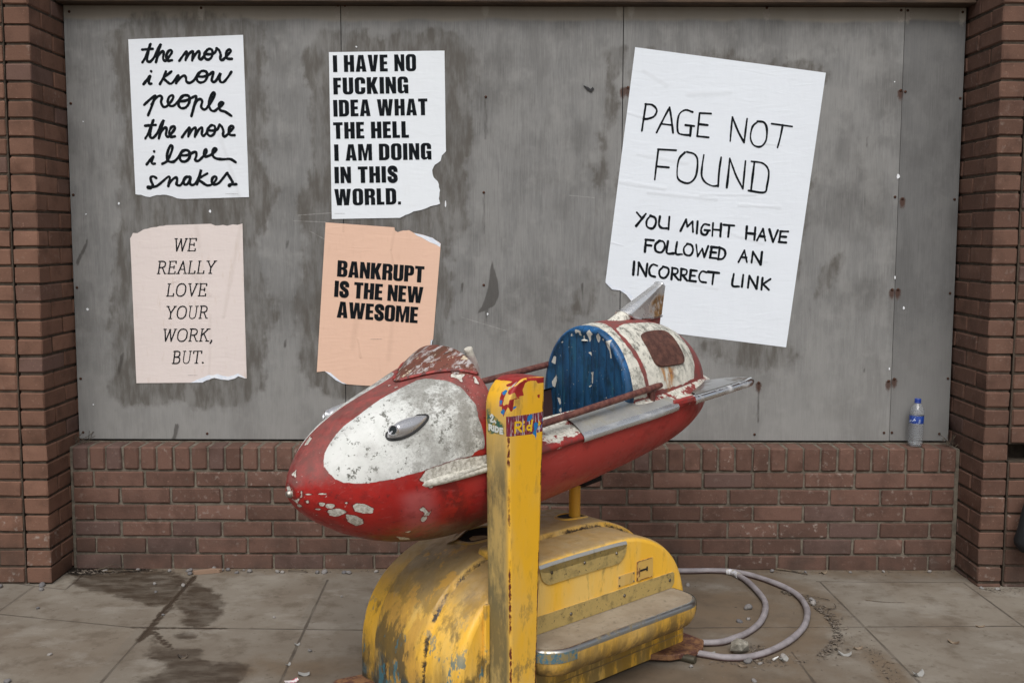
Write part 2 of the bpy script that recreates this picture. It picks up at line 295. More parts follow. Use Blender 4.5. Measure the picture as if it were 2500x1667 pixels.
# dome behind the seat
DX  = [.290, .34,  .42,  .52,  .61,  .70,  .765,  .81,  .85, .877, .886]
DZ  = [.288, .290, .288, .280, .260, .224, .180, .136, .090, .046, .0]
DW  = [.212, .215, .215, .210, .200, .176, .146, .112, .076, .040, .0]
def dome(x, a):
    h = curve(DX, DZ, x); w = curve(DX, DW, x)
    ca, sa = np.cos(a), np.sin(a); n = 2.15
    k = (np.abs(ca)**n + np.abs(sa)**n) ** (-1 / n)
    lean = np.clip(1 - (x - .29) / .3, 0, 1) * .085
    z = h * sa * k
    return x + lean * z, w * ca * k, z
def seat_front(y, z):
    return .282 + .085 * z
# ------------------------------------------------------------------ the place: materials
def brick_mat(name, c1, c2, pale=.0):
    m = M(name, .88, spec=.25); t = m.attr("tint"); n1 = m.noise(9, 5, .6); n2 = m.noise(160, 3, .7); n3 = m.noise(38, 4, .6)
    c = m.mix(t, c1, c2); c = m.mix(m.ramp(t, .88, .97, 0, .5), c, tuple(.5 * x for x in c1)); c = m.mix(m.ramp(t, .12, .03, 0, .55), c, (.13, .085, .075))
    c = m.mix(m.ramp(n1, .42, .72, 0, .55), c, tuple(.55 * x for x in c1))
    c = m.mix(m.ramp(n2, .58, .75, 0, .45), c, (.03, .02, .016))
    c = m.mix(m.ramp(m.noise(95, 2), .64, .76, 0, .35), c, (.33, .2, .15))
    c = m.mix(m.mul(m.ramp(n3, .55, .75), m.add(m.mul(m.attr("lime"), .85), pale)), c, (.36, .31, .27))
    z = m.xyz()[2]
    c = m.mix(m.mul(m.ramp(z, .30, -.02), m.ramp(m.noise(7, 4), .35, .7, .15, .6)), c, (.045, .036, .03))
    m.col(c).bump(m.add(m.mul(n2, .6), n3), .35, .004); return m.mat
def mortar_mat(name, c):
    m = M(name, .95, spec=.15); n1 = m.noise(30, 5, .65); n2 = m.noise(220, 3)
    m.col(m.mix(m.ramp(n1, .3, .7), tuple(.6 * x for x in c), tuple(1.15 * x for x in c))).bump(m.add(n1, n2), .5, .004); return m.mat
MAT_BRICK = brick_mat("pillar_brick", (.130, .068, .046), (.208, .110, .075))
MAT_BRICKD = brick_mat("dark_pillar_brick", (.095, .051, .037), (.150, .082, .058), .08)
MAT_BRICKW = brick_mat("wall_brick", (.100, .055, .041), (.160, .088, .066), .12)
MAT_MORT = mortar_mat("pillar_mortar", (.075, .058, .044)); MAT_MORTW = mortar_mat("wall_mortar", (.165, .142, .112))

def brick(mb, a, b, lime=0., ch=.0035):
    j = [random.uniform(-.0012, .0012) for _ in range(6)]
    ch = ch * random.uniform(.8, 1.7); mb.box((a[0] + j[0], a[1] + j[1], a[2] + j[2]), (b[0] + j[3], b[1] + j[4], b[2] + j[5]), ch, 0, .0017, tint=random.random(), lime=lime)

# low wall: six stretcher courses under a rowlock sill
J = .010
mb = MB()
for r in range(6):
    z0 = -.007 + .075 * r; x = 0.
    cuts = [0.] + [(.21 if r % 2 == 0 else .095) + .225 * i for i in range(18) if (.21 if r % 2 == 0 else .095) + .225 * i < 3.9] + [3.918]
    for a, b in zip(cuts[:-1], cuts[1:]):
        if b - a < .03: continue
        brick(mb, (a + J / 2, 0, z0 + J / 2), (b - J / 2, .10, z0 + .075 - J / 2), lime=random.random() ** 3 * (1.2 if a > 2.6 else .6))
mb.box((-.009, .009, -.05), (3.931, .20, .5475), 0, 1)
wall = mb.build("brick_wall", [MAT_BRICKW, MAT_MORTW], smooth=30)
tag(wall, "low red brown brick wall of running courses under the grey boards", "wall")
mb = MB(); n = 52
for i in range(n):
    a = i * 3.918 / n
    brick(mb, (a + .005, -.002, .4485), (a + 3.918 / n - .005, .213, .5505), lime=random.random() ** 3, ch=.004)
mb.build("coping", [MAT_BRICKW], parent=wall, smooth=30)
MB().box((-.005, .112, .545), (3.93, .19, .5555)).build("mortar_bed", MAT_MORTW, parent=wall, smooth=0)

# pillars at both ends, one header wide and a brick and a half deep
def pillar(xin, sgn, z0, label, mat=None):
    mb = MB(); xo = xin + sgn * .1025; xs = sorted((xin, xo))
    for k in range(-2, 35):
        za, zb = z0 + .075 * k + J / 2, z0 + .075 * (k + 1) - J / 2
        ys = [(-.225, -.0100), (0, .16)] if k % 2 else [(-.225, -.1225), (-.1125, .1025), (.1125, .2)]
        for a, b in ys: brick(mb, (xs[0], a, za), (xs[1], b, zb), lime=random.random() ** 4 * (1 if k < 4 else .3))
    i0 = sorted((xin + sgn * .006, xin + sgn * .097))
    mb.box((i0[0], -.218, -.1), (i0[1], .2, z0 + .075 * 35), 0, 1)
    o = mb.build("brick_pillar", [mat or MAT_BRICK, MAT_MORT], smooth=30); tag(o, label, "pillar"); return o
pillar(-.010, -1, .077, "brown brick pillar at the left end of the grey boards, front one header wide")
pillar(3.932, 1, .091, "darker brick pillar at the right end of the boards, beside the plastic bottle", MAT_BRICKD)
# the walls running on beyond each pillar
def flank(x0, x1, z0, label, miss=None, mat=None):
    mb = MB(); sgn = 1 if x1 > x0 else -1
    for k in range(-2, 35):
        za, zb = z0 + .075 * k, z0 + .075 * (k + 1)
        L = [0.] + [(.225 if k % 2 else .1125) + .225 * i for i in range(8)]
        for a, b in zip(L[:-1], L[1:]):
            xa, xb = sorted((x0 + sgn * a, x0 + sgn * b))
            if miss == k and a == 0.: continue
            brick(mb, (xa + J / 2, -.2235, za + J / 2), (xb - J / 2, -.12, zb - J / 2), lime=random.random() ** 4 * (1.2 if k < 3 else .2))
            mb.box((xa, -.217, za), (xb, -.13, zb), 0, 1)
    xa, xb = sorted((x0, x0 + sgn * 1.9)); mb.box((xa, -.1, -.2), (xb, .2, z0 + .075 * 35), 0, 1)
    o = mb.build("brick_wall", [mat or MAT_BRICK, MAT_MORT], smooth=30); tag(o, label, "wall"); return o
flank(-.1195, -2, .077, "brick wall continuing past the left pillar at the edge of the picture")
flank(4.0415, 6, .091, "brick wall past the right pillar with one brick missing", miss=6, mat=MAT_BRICKD)

# ------------------------------------------------------------------ timber beam over the boards and the back of the opening
m = M("dark_timber", .75); g = m.noise(6, 6, .6, (1, 8, 8))
m.col(m.mix(m.ramp(g, .3, .7), (.028, .016, .009), (.085, .05, .028))).bump(g, .3, .01)
beam = MB().box((-.009, .035, 2.474), (3.931, .20, 2.66), .004).build("timber_beam", m.mat, smooth=30)
tag(beam, "dark brown timber beam along the top edge of the grey boards", "beam")
m = M("back_dark", .95); m.col((.02, .018, .016))  # near-black colour puts the shade of the gaps into the backing
tag(MB().box((-.12, .19, .40), (4.05, .26, 2.7)).build("backing_wall", m.mat, smooth=0), "flat backing behind the grey boards, coloured near black to darken the gaps", "wall", kind=None)

# ------------------------------------------------------------------ posters' outlines (photograph points on the board plane)
def zoomer(ox, oy, sc): return lambda x, y: on_wall(ox + x / sc, oy + y / sc)[[0, 2]]
Z1 = zoomer(290, 70, 3.6457); Z2 = zoomer(290, 530, 3.734); Z3 = zoomer(760, 100, 3.4833); Z4 = zoomer(760, 530, 3.647); Z5 = zoomer(1450, 90, 2.0367)
def rough(loop, edges, f, amp=.0025, step=.012):
    """world outline; the numbered edges get a torn, wandering line"""
    P = [np.array(f(*p)) for p in loop]; out = []
    for i, p in enumerate(P):
        out.append(p); q = P[(i + 1) % len(P)]
        if i in edges:
            L = np.linalg.norm(q - p); k = int(L / step); nrm = np.array([-(q - p)[1], (q - p)[0]]) / (L + 1e-9)
            for t in range(1, k): out.append(p + (q - p) * t / k + nrm * random.uniform(-amp, amp))
    return [tuple(p) for p in out]
OUT = {
 1: rough([(85,98),(1107,58),(1160,1500),(590,1517),(520,1512),(480,1495),(420,1480),(340,1482),(280,1500),(240,1495),(200,1480),(150,1475)], range(3, 11), Z1, .0012),
 2: rough([(105,195),(130,145),(170,148),(230,112),(290,98),(430,75),(840,62),(880,78),(950,72),(990,80),(1040,68),(1085,72),(1128,60),(1140,560),(1167,1470),(1090,1450),(1060,1470),(1000,1485),(940,1480),(870,1465),(800,1487),(762,1507),(162,1512)], list(range(0, 5)) + list(range(6, 12)) + list(range(14, 21)), Z2, .0018),
 3: rough([(150,98),(1133,85),(1145,940),(1110,975),(1100,1020),(1050,1055),(1028,1100),(1040,1160),(1075,1195),(1095,1270),(1085,1340),(1095,1385),(1040,1400),(960,1430),(870,1450),(755,1505),(175,1515)], range(2, 15), Z3, .0015),
 4: rough([(128,48),(740,92),(745,120),(770,135),(820,120),(870,117),(910,140),(1000,160),(1080,185),(1153,237),(1085,1088),(1065,1095),(1055,1190),(1045,1526),(450,1497),(320,1487),(280,1480),(220,1450),(160,1400),(120,1370),(50,1378)], list(range(1, 9)) + [10, 11] + list(range(15, 19)), Z4, .0012),
 5: rough([(205,53),(1153,180),(955,1543),(430,1478),(330,1462),(255,1440),(225,1380),(200,1330),(180,1305),(160,1280),(130,1260),(90,1255),(57,1220)], range(4, 12), Z5, .0018),
}

# ------------------------------------------------------------------ grey boards
m = M("board_grey", .72, spec=.3); st = m.attr("stain"); U, _, Zc = m.xyz()
gr = m.noise(14, 6, .6, (5, 1, .55)); gf = m.noise(120, 4, .7, (3, 1, .22)); bl = m.noise(3.2, 5, .6); md = m.noise(9, 5, .6)
tone = m.n("ShaderNodeObjectInfo").outputs["Random"]
c = m.mix(m.ramp(gr, .30, .70), (.168, .168, .165), (.215, .213, .208))
c = m.mix(m.ramp(gf, .40, .78, 0, .30), c, (.27, .265, .255))
c = m.mix(m.ramp(bl, .44, .66, 0, .60), c, (.108, .105, .10))
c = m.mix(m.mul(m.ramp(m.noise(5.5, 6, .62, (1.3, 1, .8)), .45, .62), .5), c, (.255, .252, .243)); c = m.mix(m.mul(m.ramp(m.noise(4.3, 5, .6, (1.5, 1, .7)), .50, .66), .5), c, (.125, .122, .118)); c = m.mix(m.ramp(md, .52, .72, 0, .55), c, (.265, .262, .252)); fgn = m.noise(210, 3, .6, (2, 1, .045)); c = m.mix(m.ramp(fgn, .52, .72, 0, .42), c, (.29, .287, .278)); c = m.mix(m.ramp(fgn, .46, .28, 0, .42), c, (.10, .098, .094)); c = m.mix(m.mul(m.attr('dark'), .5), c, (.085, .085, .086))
c = m.mix(m.mul(m.ramp(Zc, 1.35, .60), .33), c, (.29, .285, .27))                 # paler towards the sill
c = m.mix(m.mul(m.ramp(m.add(Zc, m.mul(m.noise(5, 4), .04)), 2.425, 2.445), .75), c, (.30, .265, .215))  # unweathered strip under the beam
sm = m.ramp(m.add(m.add(st, m.mul(m.add(bl, -.5), .30)), m.mul(m.add(m.noise(13, 5, .65, (1.4, 1, .8)), -.5), .10)), -.018, .020)
c = m.mix(m.mul(sm, m.ramp(m.noise(12, 5, .6, (2.5, 1, .6)), .34, .66, .25, .85)), c, (.085, .076, .065))
c = m.mix(m.mul(m.ramp(m.add(m.attr("drip"), m.mul(m.add(m.noise(40, 4, .6, (3, 1, .5)), -.5), .012)), -.004, .003), .72), c, (.05, .045, .04))
c = m.mix(m.mul(m.ramp(m.add(m.attr("rust"), m.mul(m.add(m.noise(150, 3), -.5), .010)), -.006, .004), .85), c, (.055, .020, .010))
c = m.mix(m.mul(m.ramp(m.add(m.attr("halo"), m.mul(m.add(m.noise(120, 3), -.5), .012)), -.006, .006), .6), c, (.42, .39, .34))
for (a, b) in [((.55, .95), (.60, 1.12)), ((1.0, 1.57), (1.22, 1.585)), ((.98, 1.545), (1.12, 1.54)), ((1.05, 1.50), (1.16, 1.44)), ((1.30, 1.72), (1.36, 1.86)), ((3.0, 1.72), (3.2, 1.71)), ((1.72, 1.12), (1.92, 1.06)), ((.34, 1.69), (.36, 1.78)), ((.35, 2.02), (.42, 2.0)), ((2.2, 1.66), (2.31, 1.65)), ((3.05, 1.05), (3.12, 1.0))]:
    d = m.seg(a, b, U, Zc)
    c = m.mix(m.mul(m.ramp(m.add(d, m.mul(m.noise(60, 3), .006)), .0062, .0022), .5), c, (.38, .375, .36))
m.col(c); m.set("Roughness", m.ramp(gr, .3, .7, .62, .85)); m.bump(m.add(gr, gf), .10, .003)
MAT_BOARD = m.mat
SCREW = [(169,29),(173,253),(179,476),(188,702),(197,924),(203,1055),(491,20),(825,14),(842,14),(1185,11),(1513,14),(1541,14),(1872,20),(2200,26),(2217,26),(2351,30),(2345,240),(2331,487),(2320,716),(2315,924),(2294,1059),(2199,221),(2211,224),(2185,481),(2204,485),(2178,707),(2193,707),(2169,930),(2184,925),(2158,1056),(2178,1056),(1520,216),(1533,214),(1186,237),(1181,470),(1181,696),(506,1058),(1842,1060),(1852,934)]
SW = [on_wall(*p) for p in SCREW]
RUSTY = [13, 14, 21, 24, 27, 28, 25, 26, 31, 32, 12, 38, 7, 8]
HALO = [6, 7, 8, 9, 10, 11, 12, 13, 14, 15]
ms = M("rusty_screw", .6, .6); ms.col(ms.mix(ms.ramp(ms.noise(300, 3), .4, .6), (.02, .012, .01), (.10, .04, .02)))
POLYDRIP = [[on_wall(*p)[[0, 2]] for p in q] for q in [
    [(1200,632),(1208,660),(1216,690),(1218,720),(1208,745),(1185,758),(1165,765),(1180,742),(1190,710),(1196,670)],
    [(700,590),(706,585),(703,605),(697,610)], [(694,830),(700,826),(698,848),(693,850)], [(1126,692),(1133,690),(1128,715),(1124,716)],
    [(428,1035),(437,1035),(432,1060),(428,1078),(416,1078),(424,1060)], [(295,865),(303,860),(298,890),(286,930),(288,905)],
    [(2117,335),(2121,330),(2119,350),(2115,362)], [(1418,690),(1424,690),(1426,730),(1422,735)], [(2108,900),(2111,898),(2110,908),(2108,909)],
    [(185,640),(205,600),(215,580),(212,600),(190,650)], [(1184,750),(1192,740),(1188,800),(1184,800)]]]
def board(xa, xb, dy, label, stain_polys):
    nx, nz = max(3, int((xb - xa) / .011)), int(1.895 / .011)
    xs = np.linspace(xa, xb, nx); zs = np.linspace(.5655, 2.472, nz); XX, ZZ = np.meshgrid(xs, zs, indexing='ij')
    P = np.stack([XX, np.full(XX.shape, .11 + dy), ZZ], -1)
    s = np.full(XX.shape, -1.)
    for p, d in stain_polys: s = np.maximum(s, sdf(XX, ZZ, p) + d)
    dr = sdfs(XX, ZZ, POLYDRIP); ru = np.full(XX.shape, -1.); ha = np.full(XX.shape, -1.)
    for i in RUSTY:
        cx, _, cz = SW[i]; ru = np.maximum(ru, .012 - np.hypot(XX - cx, (ZZ - cz + .012) / np.where(ZZ > cz, 1.2, 2.4)))
    for i in HALO:
        cx, _, cz = SW[i]; ha = np.maximum(ha, .014 - np.hypot(XX - cx, (ZZ - cz + .018) / 2.4))
    for i in (33, 34, 38):
        cx, _, cz = SW[i]; dr = np.maximum(dr, .004 - np.hypot(XX - cx, np.maximum(0, np.abs(ZZ - cz + .09) - .09)))
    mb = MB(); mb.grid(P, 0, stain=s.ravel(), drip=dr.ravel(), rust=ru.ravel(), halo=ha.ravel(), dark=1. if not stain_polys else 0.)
    for (a, b) in (((xa, .5655), (xa, 2.472)), ((xa, 2.472), (xb, 2.472)), ((xb, 2.472), (xb, .5655)), ((xb, .5655), (xa, .5655))):
        mb.add([(a[0], .11 + dy, a[1]), (b[0], .11 + dy, b[1]), (b[0], .128 + dy, b[1]), (a[0], .128 + dy, a[1])], [[0, 1, 2, 3]], 0, stain=-1., drip=-1., rust=-1., halo=-1.)
    o = mb.build("grey_board", MAT_BOARD, loc=(0, 0, 0), smooth=30); tag(o, label, "board", "grey boards closing the opening")
    k = 0
    for (x, y, z) in SW:
        if xa - .001 < x < xb:
            h = MB().lathe([(0, .0022), (.0035, .002), (.0058, .0008), (.006, 0), (.006, -.004)], 10, M=[[1, 0, 0], [0, 0, -1], [0, 1, 0]], org=(x, .1085 + dy, z))
            h.build("screw", ms.mat, parent=o)
    return o
P12 = [(OUT[1], .085), (OUT[2], .10)]; P34 = [(OUT[3], .10), (OUT[4], .07)]; P5S = [(OUT[5], .015)]
mid12 = [on_wall(*p)[[0, 2]] for p in [(300,470),(640,470),(640,560),(300,560)]]
mid34 = [on_wall(*p)[[0, 2]] for p in [(780,120),(1105,120),(1120,520),(1080,600),(1060,900),(740,900)]]
below5 = [on_wall(*p)[[0, 2]] for p in [(1700,820),(1915,850),(1930,870),(1700,860)]]
ALLS = P12 + P34 + P5S + [(mid12, .05), (mid34, .03), (below5, .03), ([on_wall(*p)[[0, 2]] for p in [(1990,640),(2070,600),(2060,660),(2010,720),(1960,800),(1985,700)]], .0), ([on_wall(*p)[[0, 2]] for p in [(1490,120),(1530,120),(1500,330),(1450,560),(1460,400)]], .01), ([on_wall(*p)[[0, 2]] for p in [(1420,640),(1480,680),(1440,790),(1380,760)]], .0)]
board(-.005, 1.198, 0., "grey stained board at far left with two cream and white posters pasted on it", ALLS)
board(1.2015, 2.428, .001, "middle grey board with the torn swearing poster and the peach poster at its left", ALLS)
board(2.4315, 3.652, -.001, "grey board carrying most of the tilted page not found poster", ALLS)
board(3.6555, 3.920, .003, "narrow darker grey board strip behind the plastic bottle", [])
# small things left on the boards: white paper remnants and a black fleck
mp = M("paper_scrap", .8); mp.col((.75, .77, .8))
for i, (x, y, sx, sy, a) in enumerate([(290,497,6,9,.2),(210,523,4,4,.5),(203,297,4,4,.2),(2192,432,9,15,.15),(2184,200,4,4,0),(1190,767,5,9,.4),(1088,500,5,20,.1),(2185,677,5,10,.1),(2171,900,4,7,.3),(513,516,6,10,.3),(214,755,8,7,.6),(228,987,3,4,.4),(870,115,5,4,0),(2207,752,5,10,0)]):
    c0 = on_wall(x, y); f = .0017
    lp = [(c0[0] + f * (sx / 2 * math.cos(t) * random.uniform(.5, 1.2)), c0[2] + f * sy / 2 * math.sin(t) * random.uniform(.5, 1.2)) for t in np.linspace(0, 6.28, 8, endpoint=False)]
    yb = .110 + (.003 if c0[0] > 3.654 else 0)
    o = MB().slab(lp, lambda a_, b_, t_: (a_, yb - .0026 + t_, b_), .0035).build("paper_scrap", mp.mat, loc=(c0[0], yb, c0[2]), smooth=0)
    tag(o, "tiny white paper remnant stuck to the grey boards", "paper scrap", "paper remnants on the boards")
mk = M("black_fleck", .5); mk.col((.01, .01, .012))
fl = [on_wall(850 + x / 3.136, y / 3.136)[[0, 2]] for x, y in [(1802,656),(1840,672),(1856,684),(1872,668),(1882,682),(1862,707),(1848,698),(1830,690)]]
c0 = on_wall(1436, 216)
tag(MB().slab(fl, lambda a, b, t: (a, .1045 + t, b), .0075).build("black_fleck", mk.mat, loc=(c0[0], .11, c0[2]), smooth=0), "small black bent flake stuck high on the middle grey board", "flake")

# ------------------------------------------------------------------ lettering
def ribbon(mb, P2, wd, y0, mi=0, taper=None, capn=5):
    """a stroke of width wd along wall points, lying in the plane Y=y0 (each bit a hair nearer than the last)"""
    P = np.asarray(P2, float)
    if len(P) < 2: return
    T = np.gradient(P, axis=0); T /= np.linalg.norm(T, axis=1)[:, None] + 1e-12; N = np.stack([-T[:, 1], T[:, 0]], 1)
    wv = np.broadcast_to(wd, (len(P),)) / 2
    ribbon.k += 1; off = y0 - (ribbon.k % 40) * 8e-6
    yy = off - np.arange(len(P)) * 6e-7
    L = P + N * wv[:, None]; Rr = P - N * wv[:, None]
    V = np.concatenate([np.stack([L[:, 0], yy, L[:, 1]], 1), np.stack([Rr[:, 0], yy, Rr[:, 1]], 1)]); n = len(P)
    F = [[i, i + 1, n + i + 1, n + i] for i in range(n - 1)]; mb.add(V, F, mi)
    if capn:
        for e, s in ((0, -1), (n - 1, 1)):
            a0 = math.atan2(N[e][1], N[e][0]); r = wv[e]
            ang = [a0 - s * math.pi * t / capn for t in range(capn + 1)]
            C = [(P[e][0] + r * math.cos(t), yy[e], P[e][1] + r * math.sin(t)) for t in ang]
            mb.add(C, [list(range(capn + 1))], mi)
ribbon.k = 0
def wob(P, amp):
    k = np.random.RandomState(len(P) * 7 + int(abs(P[0][0]) * 1000) % 977); n = len(P)
    return 1 + amp * np.convolve(k.uniform(-1, 1, n + 6), np.ones(7) / 7, 'valid')[:n] * 2

# heavy condensed capitals: outlines on a unit cap height
def arc(cx, cy, rx, ry, a0, a1, n=7): return [(cx + rx * math.cos(R(t)), cy + ry * math.sin(R(t))) for t in np.linspace(a0, a1, n)]
def rrect(x0, y0, x1, y1, r): return arc(x1 - r, y1 - r, r, r, 0, 90) + arc(x0 + r, y1 - r, r, r, 90, 180) + arc(x0 + r, y0 + r, r, r, 180, 270) + arc(x1 - r, y0 + r, r, r, 270, 360)
def bx(x0, y0, x1, y1): return [(x0, y0), (x1, y0), (x1, y1), (x0, y1)]
t = .235
HVY = {
 'I': (.235, [[bx(0, 0, t, 1)]]),
 'H': (.57, [[[(0,0),(t,0),(t,.42),(.335,.42),(.335,0),(.57,0),(.57,1),(.335,1),(.335,.6),(t,.6),(t,1),(0,1)]]]),
 'E': (.44, [[[(0,0),(.44,0),(.44,.18),(t,.18),(t,.42),(.41,.42),(.41,.59),(t,.59),(t,.82),(.435,.82),(.435,1),(0,1)]]]),
 'F': (.42, [[[(0,0),(t,0),(t,.41),(.39,.41),(.39,.58),(t,.58),(t,.82),(.42,.82),(.42,1),(0,1)]]]),
 'L': (.41, [[[(0,0),(.41,0),(.41,.18),(t,.18),(t,1),(0,1)]]]),
 'T': (.52, [[[(.143,0),(.378,0),(.378,.82),(.52,.82),(.52,1),(0,1),(0,.82),(.143,.82)]]]),
 'N': (.56, [[[(0,0),(.2,0),(.2,.46),(.36,0),(.56,0),(.56,1),(.36,1),(.36,.52),(.21,1),(0,1)]]]),
 'M': (.75, [[[(0,0),(.195,0),(.2,.66),(.31,0),(.44,0),(.55,.66),(.555,0),(.75,0),(.75,1),(.485,1),(.375,.42),(.265,1),(0,1)]]]),
 'A': (.6, [[[(0,0),(.235,0),(.248,.17),(.352,.17),(.365,0),(.6,0),(.445,1),(.155,1)], [(.262,.33),(.338,.33),(.3,.80)]]]),
 'V': (.58, [[[(.15,0),(.43,0),(.58,1),(.345,1),(.29,.32),(.235,1),(0,1)]]]),
 'W': (.9, [[[(.13,0),(.385,0),(.45,.55),(.515,0),(.77,0),(.9,1),(.68,1),(.63,.42),(.575,1),(.325,1),(.27,.42),(.22,1),(0,1)]]]),
 'K': (.6, [[[(0,0),(t,0),(t,.40),(.35,0),(.6,0),(.42,.54),(.59,1),(.355,1),(t,.66),(t,1),(0,1)]]]),
 'O': (.57, [[rrect(0, -.012, .57, 1.012, .21), rrect(.23, .15, .34, .85, .05)[::-1]]]),
 'D': (.57, [[[(0,0)] + arc(.33, .24, .24, .24, -90, 0) + arc(.33, .76, .24, .24, 0, 90) + [(0,1)], [(t,.17),(.30,.17),(.335,.22),(.335,.78),(.30,.83),(t,.83)]]]),
 'U': (.56, [[[(0,1)] + arc(.21, .2, .21, .21, 180, 270) + arc(.35, .2, .21, .21, 270, 360) + [(.56,1),(.33,1)] + arc(.28, .2, .05, .05, 0, -180) + [(.23,1)]]]),
 'C': (.56, [[[(.56,.62)] + arc(.35, .8, .21, .21, 0, 90) + arc(.21, .8, .21, .21, 90, 180) + arc(.21, .2, .21, .21, 180, 270) + arc(.35, .2, .21, .21, 270, 360) + [(.56,.40),(.33,.40)] + arc(.28, .2, .05, .05, 0, -180) + arc(.28, .8, .05, .05, 180, 0) + [(.33,.62)]]]),
 'G': (.57, [[[(.565,.64)] + arc(.355, .8, .21, .21, 0, 90) + arc(.21, .8, .21, .21, 90, 180) + arc(.21, .2, .21, .21, 180, 260) + [(.30,.02),(.36,.09),(.39,0),(.57,0),(.57,.53),(.29,.53),(.29,.38),(.34,.38),(.34,.2)] + arc(.285, .2, .05, .05, 0, -180) + arc(.285, .8, .05, .05, 180, 0) + [(.335,.64)]]]),
 'B': (.57, [[[(0,0)] + arc(.36, .2, .21, .2, -90, 0) + [(.57,.38),(.53,.47),(.46,.52),(.53,.57),(.555,.65)] + arc(.345, .8, .21, .2, 0, 90) + [(0,1)], [(t,.16),(.31,.16),(.335,.2),(.335,.38),(.31,.43),(t,.43)], [(t,.6),(.30,.6),(.325,.64),(.325,.8),(.30,.84),(t,.84)]]]),
 'P': (.54, [[[(0,0),(t,0),(t,.38),(.33,.38)] + arc(.33, .58, .21, .2, -90, 0) + arc(.33, .8, .21, .2, 0, 90) + [(0,1)], [(t,.54),(.29,.54),(.315,.58),(.315,.80),(.29,.84),(t,.84)]]]),
 'R': (.57, [[[(0,0),(t,0),(t,.44),(.30,.44),(.335,.40),(.335,0),(.565,0),(.565,.36),(.53,.47),(.46,.51),(.53,.55),(.565,.66)] + arc(.355, .8, .21, .2, 0, 90) + [(0,1)], [(t,.59),(.30,.59),(.33,.63),(.33,.80),(.30,.84),(t,.84)]]]),
 '.': (.16, [[bx(0, 0, .165, .18)]]),
}
HS_ = [(.425,.64),(.425,.78),(.38,.87),(.28,.905),(.17,.88),(.118,.79),(.125,.68),(.19,.58),(.30,.49),(.40,.40),(.425,.29),(.425,.2),(.37,.12),(.27,.095),(.165,.13),(.115,.22),(.115,.38)]
def heavy(mb, text, base0, base1, cap, y0, gap=.085, space=.30):
    """text from base0 to base1 (wall points) with the cap height given"""
    wd = [HVY[c][0] if c in HVY else (.53 if c == 'S' else 0) for c in text]; W = 0; xs = []
    for c, q in zip(text, wd):
        xs.append(W); W += (space if c == ' ' else q + gap)
    W -= gap; b0 = np.array(base0); b1 = np.array(base1); e = (b1 - b0) / W; up = np.array([-e[1], e[0]]); up = up / np.linalg.norm(up) * cap
    for c, x in zip(text, xs):
        if c == ' ': continue
        to3 = lambda px, py: ((b0 + e * (x + px) + up * py)[0], y0, (b0 + e * (x + px) + up * py)[1])
        if c == 'S':
            P = catmull(HS_, 4); Pw = np.array([b0 + e * (x + p[0] ) + up * p[1] for p in P]); ribbon(mb, Pw, .225 * np.linalg.norm(e), y0, capn=0)
        else:
            for loops in HVY[c][1]: mb.poly(loops, to3)
# thin slab-serif capitals, sloped
SER = {
 'W': (1.0, [[(.08,1),(.26,0)], [(.26,0),(.50,.95)], [(.50,.95),(.70,0)], [(.70,0),(.92,1)], [(-.02,1),(.2,1)], [(.82,1),(1.02,1)], [(.42,.97),(.55,.97)]]),
 'E': (.62, [[(.1,0),(.1,1)], [(0,0),(.6,0),(.6,.16)], [(0,1),(.58,1),(.58,.84)], [(.1,.52),(.46,.52)], [(.46,.42),(.46,.62)]]),
 'R': (.72, [[(.1,0),(.1,1)], [(0,0),(.22,0)], [(0,1),(.35,1),(.52,.93),(.58,.76),(.52,.58),(.35,.5),(.1,.5)], [(.36,.5),(.62,.0),(.74,0)]]),
 'A': (.78, [[(.1,0),(.40,1)], [(.40,1),(.70,0)], [(.2,.34),(.6,.34)], [(-.02,0),(.22,0)], [(.58,0),(.82,0)]]),
 'L': (.6, [[(.1,0),(.1,1)], [(0,0),(.56,0),(.56,.2)], [(0,1),(.22,1)]]),
 'Y': (.74, [[(.06,1),(.36,.46)], [(.66,1),(.36,.46)], [(.36,.46),(.36,0)], [(.24,0),(.5,0)], [(-.05,1),(.18,1)], [(.55,1),(.78,1)]]),
 'O': (.82, [[(.40,1.01),(.2,.95),(.06,.75),(.04,.5),(.06,.25),(.2,.05),(.40,-.01),(.6,.05),(.74,.25),(.76,.5),(.74,.75),(.6,.95),(.40,1.01)]]),
 'V': (.76, [[(.08,1),(.36,0)], [(.36,0),(.66,1)], [(-.02,1),(.2,1)], [(.56,1),(.78,1)]]),
 'U': (.8, [[(.12,1),(.12,.3),(.2,.06),(.38,-.01),(.56,.06),(.64,.3),(.64,1)], [(.01,1),(.24,1)], [(.54,1),(.76,1)]]),
 'K': (.74, [[(.1,0),(.1,1)], [(0,0),(.22,0)], [(0,1),(.22,1)], [(.1,.45),(.58,1)], [(.28,.62),(.62,0)], [(.46,1),(.72,1)], [(.5,0),(.76,0)]]),
 'B': (.68, [[(.1,0),(.1,1)], [(0,1),(.35,1),(.52,.93),(.55,.76),(.5,.6),(.32,.53),(.1,.53)], [(.32,.53),(.54,.46),(.61,.28),(.55,.08),(.36,0),(0,0)]]),
 'T': (.7, [[(.35,0),(.35,1)], [(.22,0),(.48,0)], [(0,.82),(0,1),(.7,1),(.7,.82)]]),
 ',': (.2, [[(.08,.06),(.1,-.02),(.02,-.18)]]), '.': (.2, [[(.05,.04),(.09,.04)]]),
}
CURVED = set('OURB')
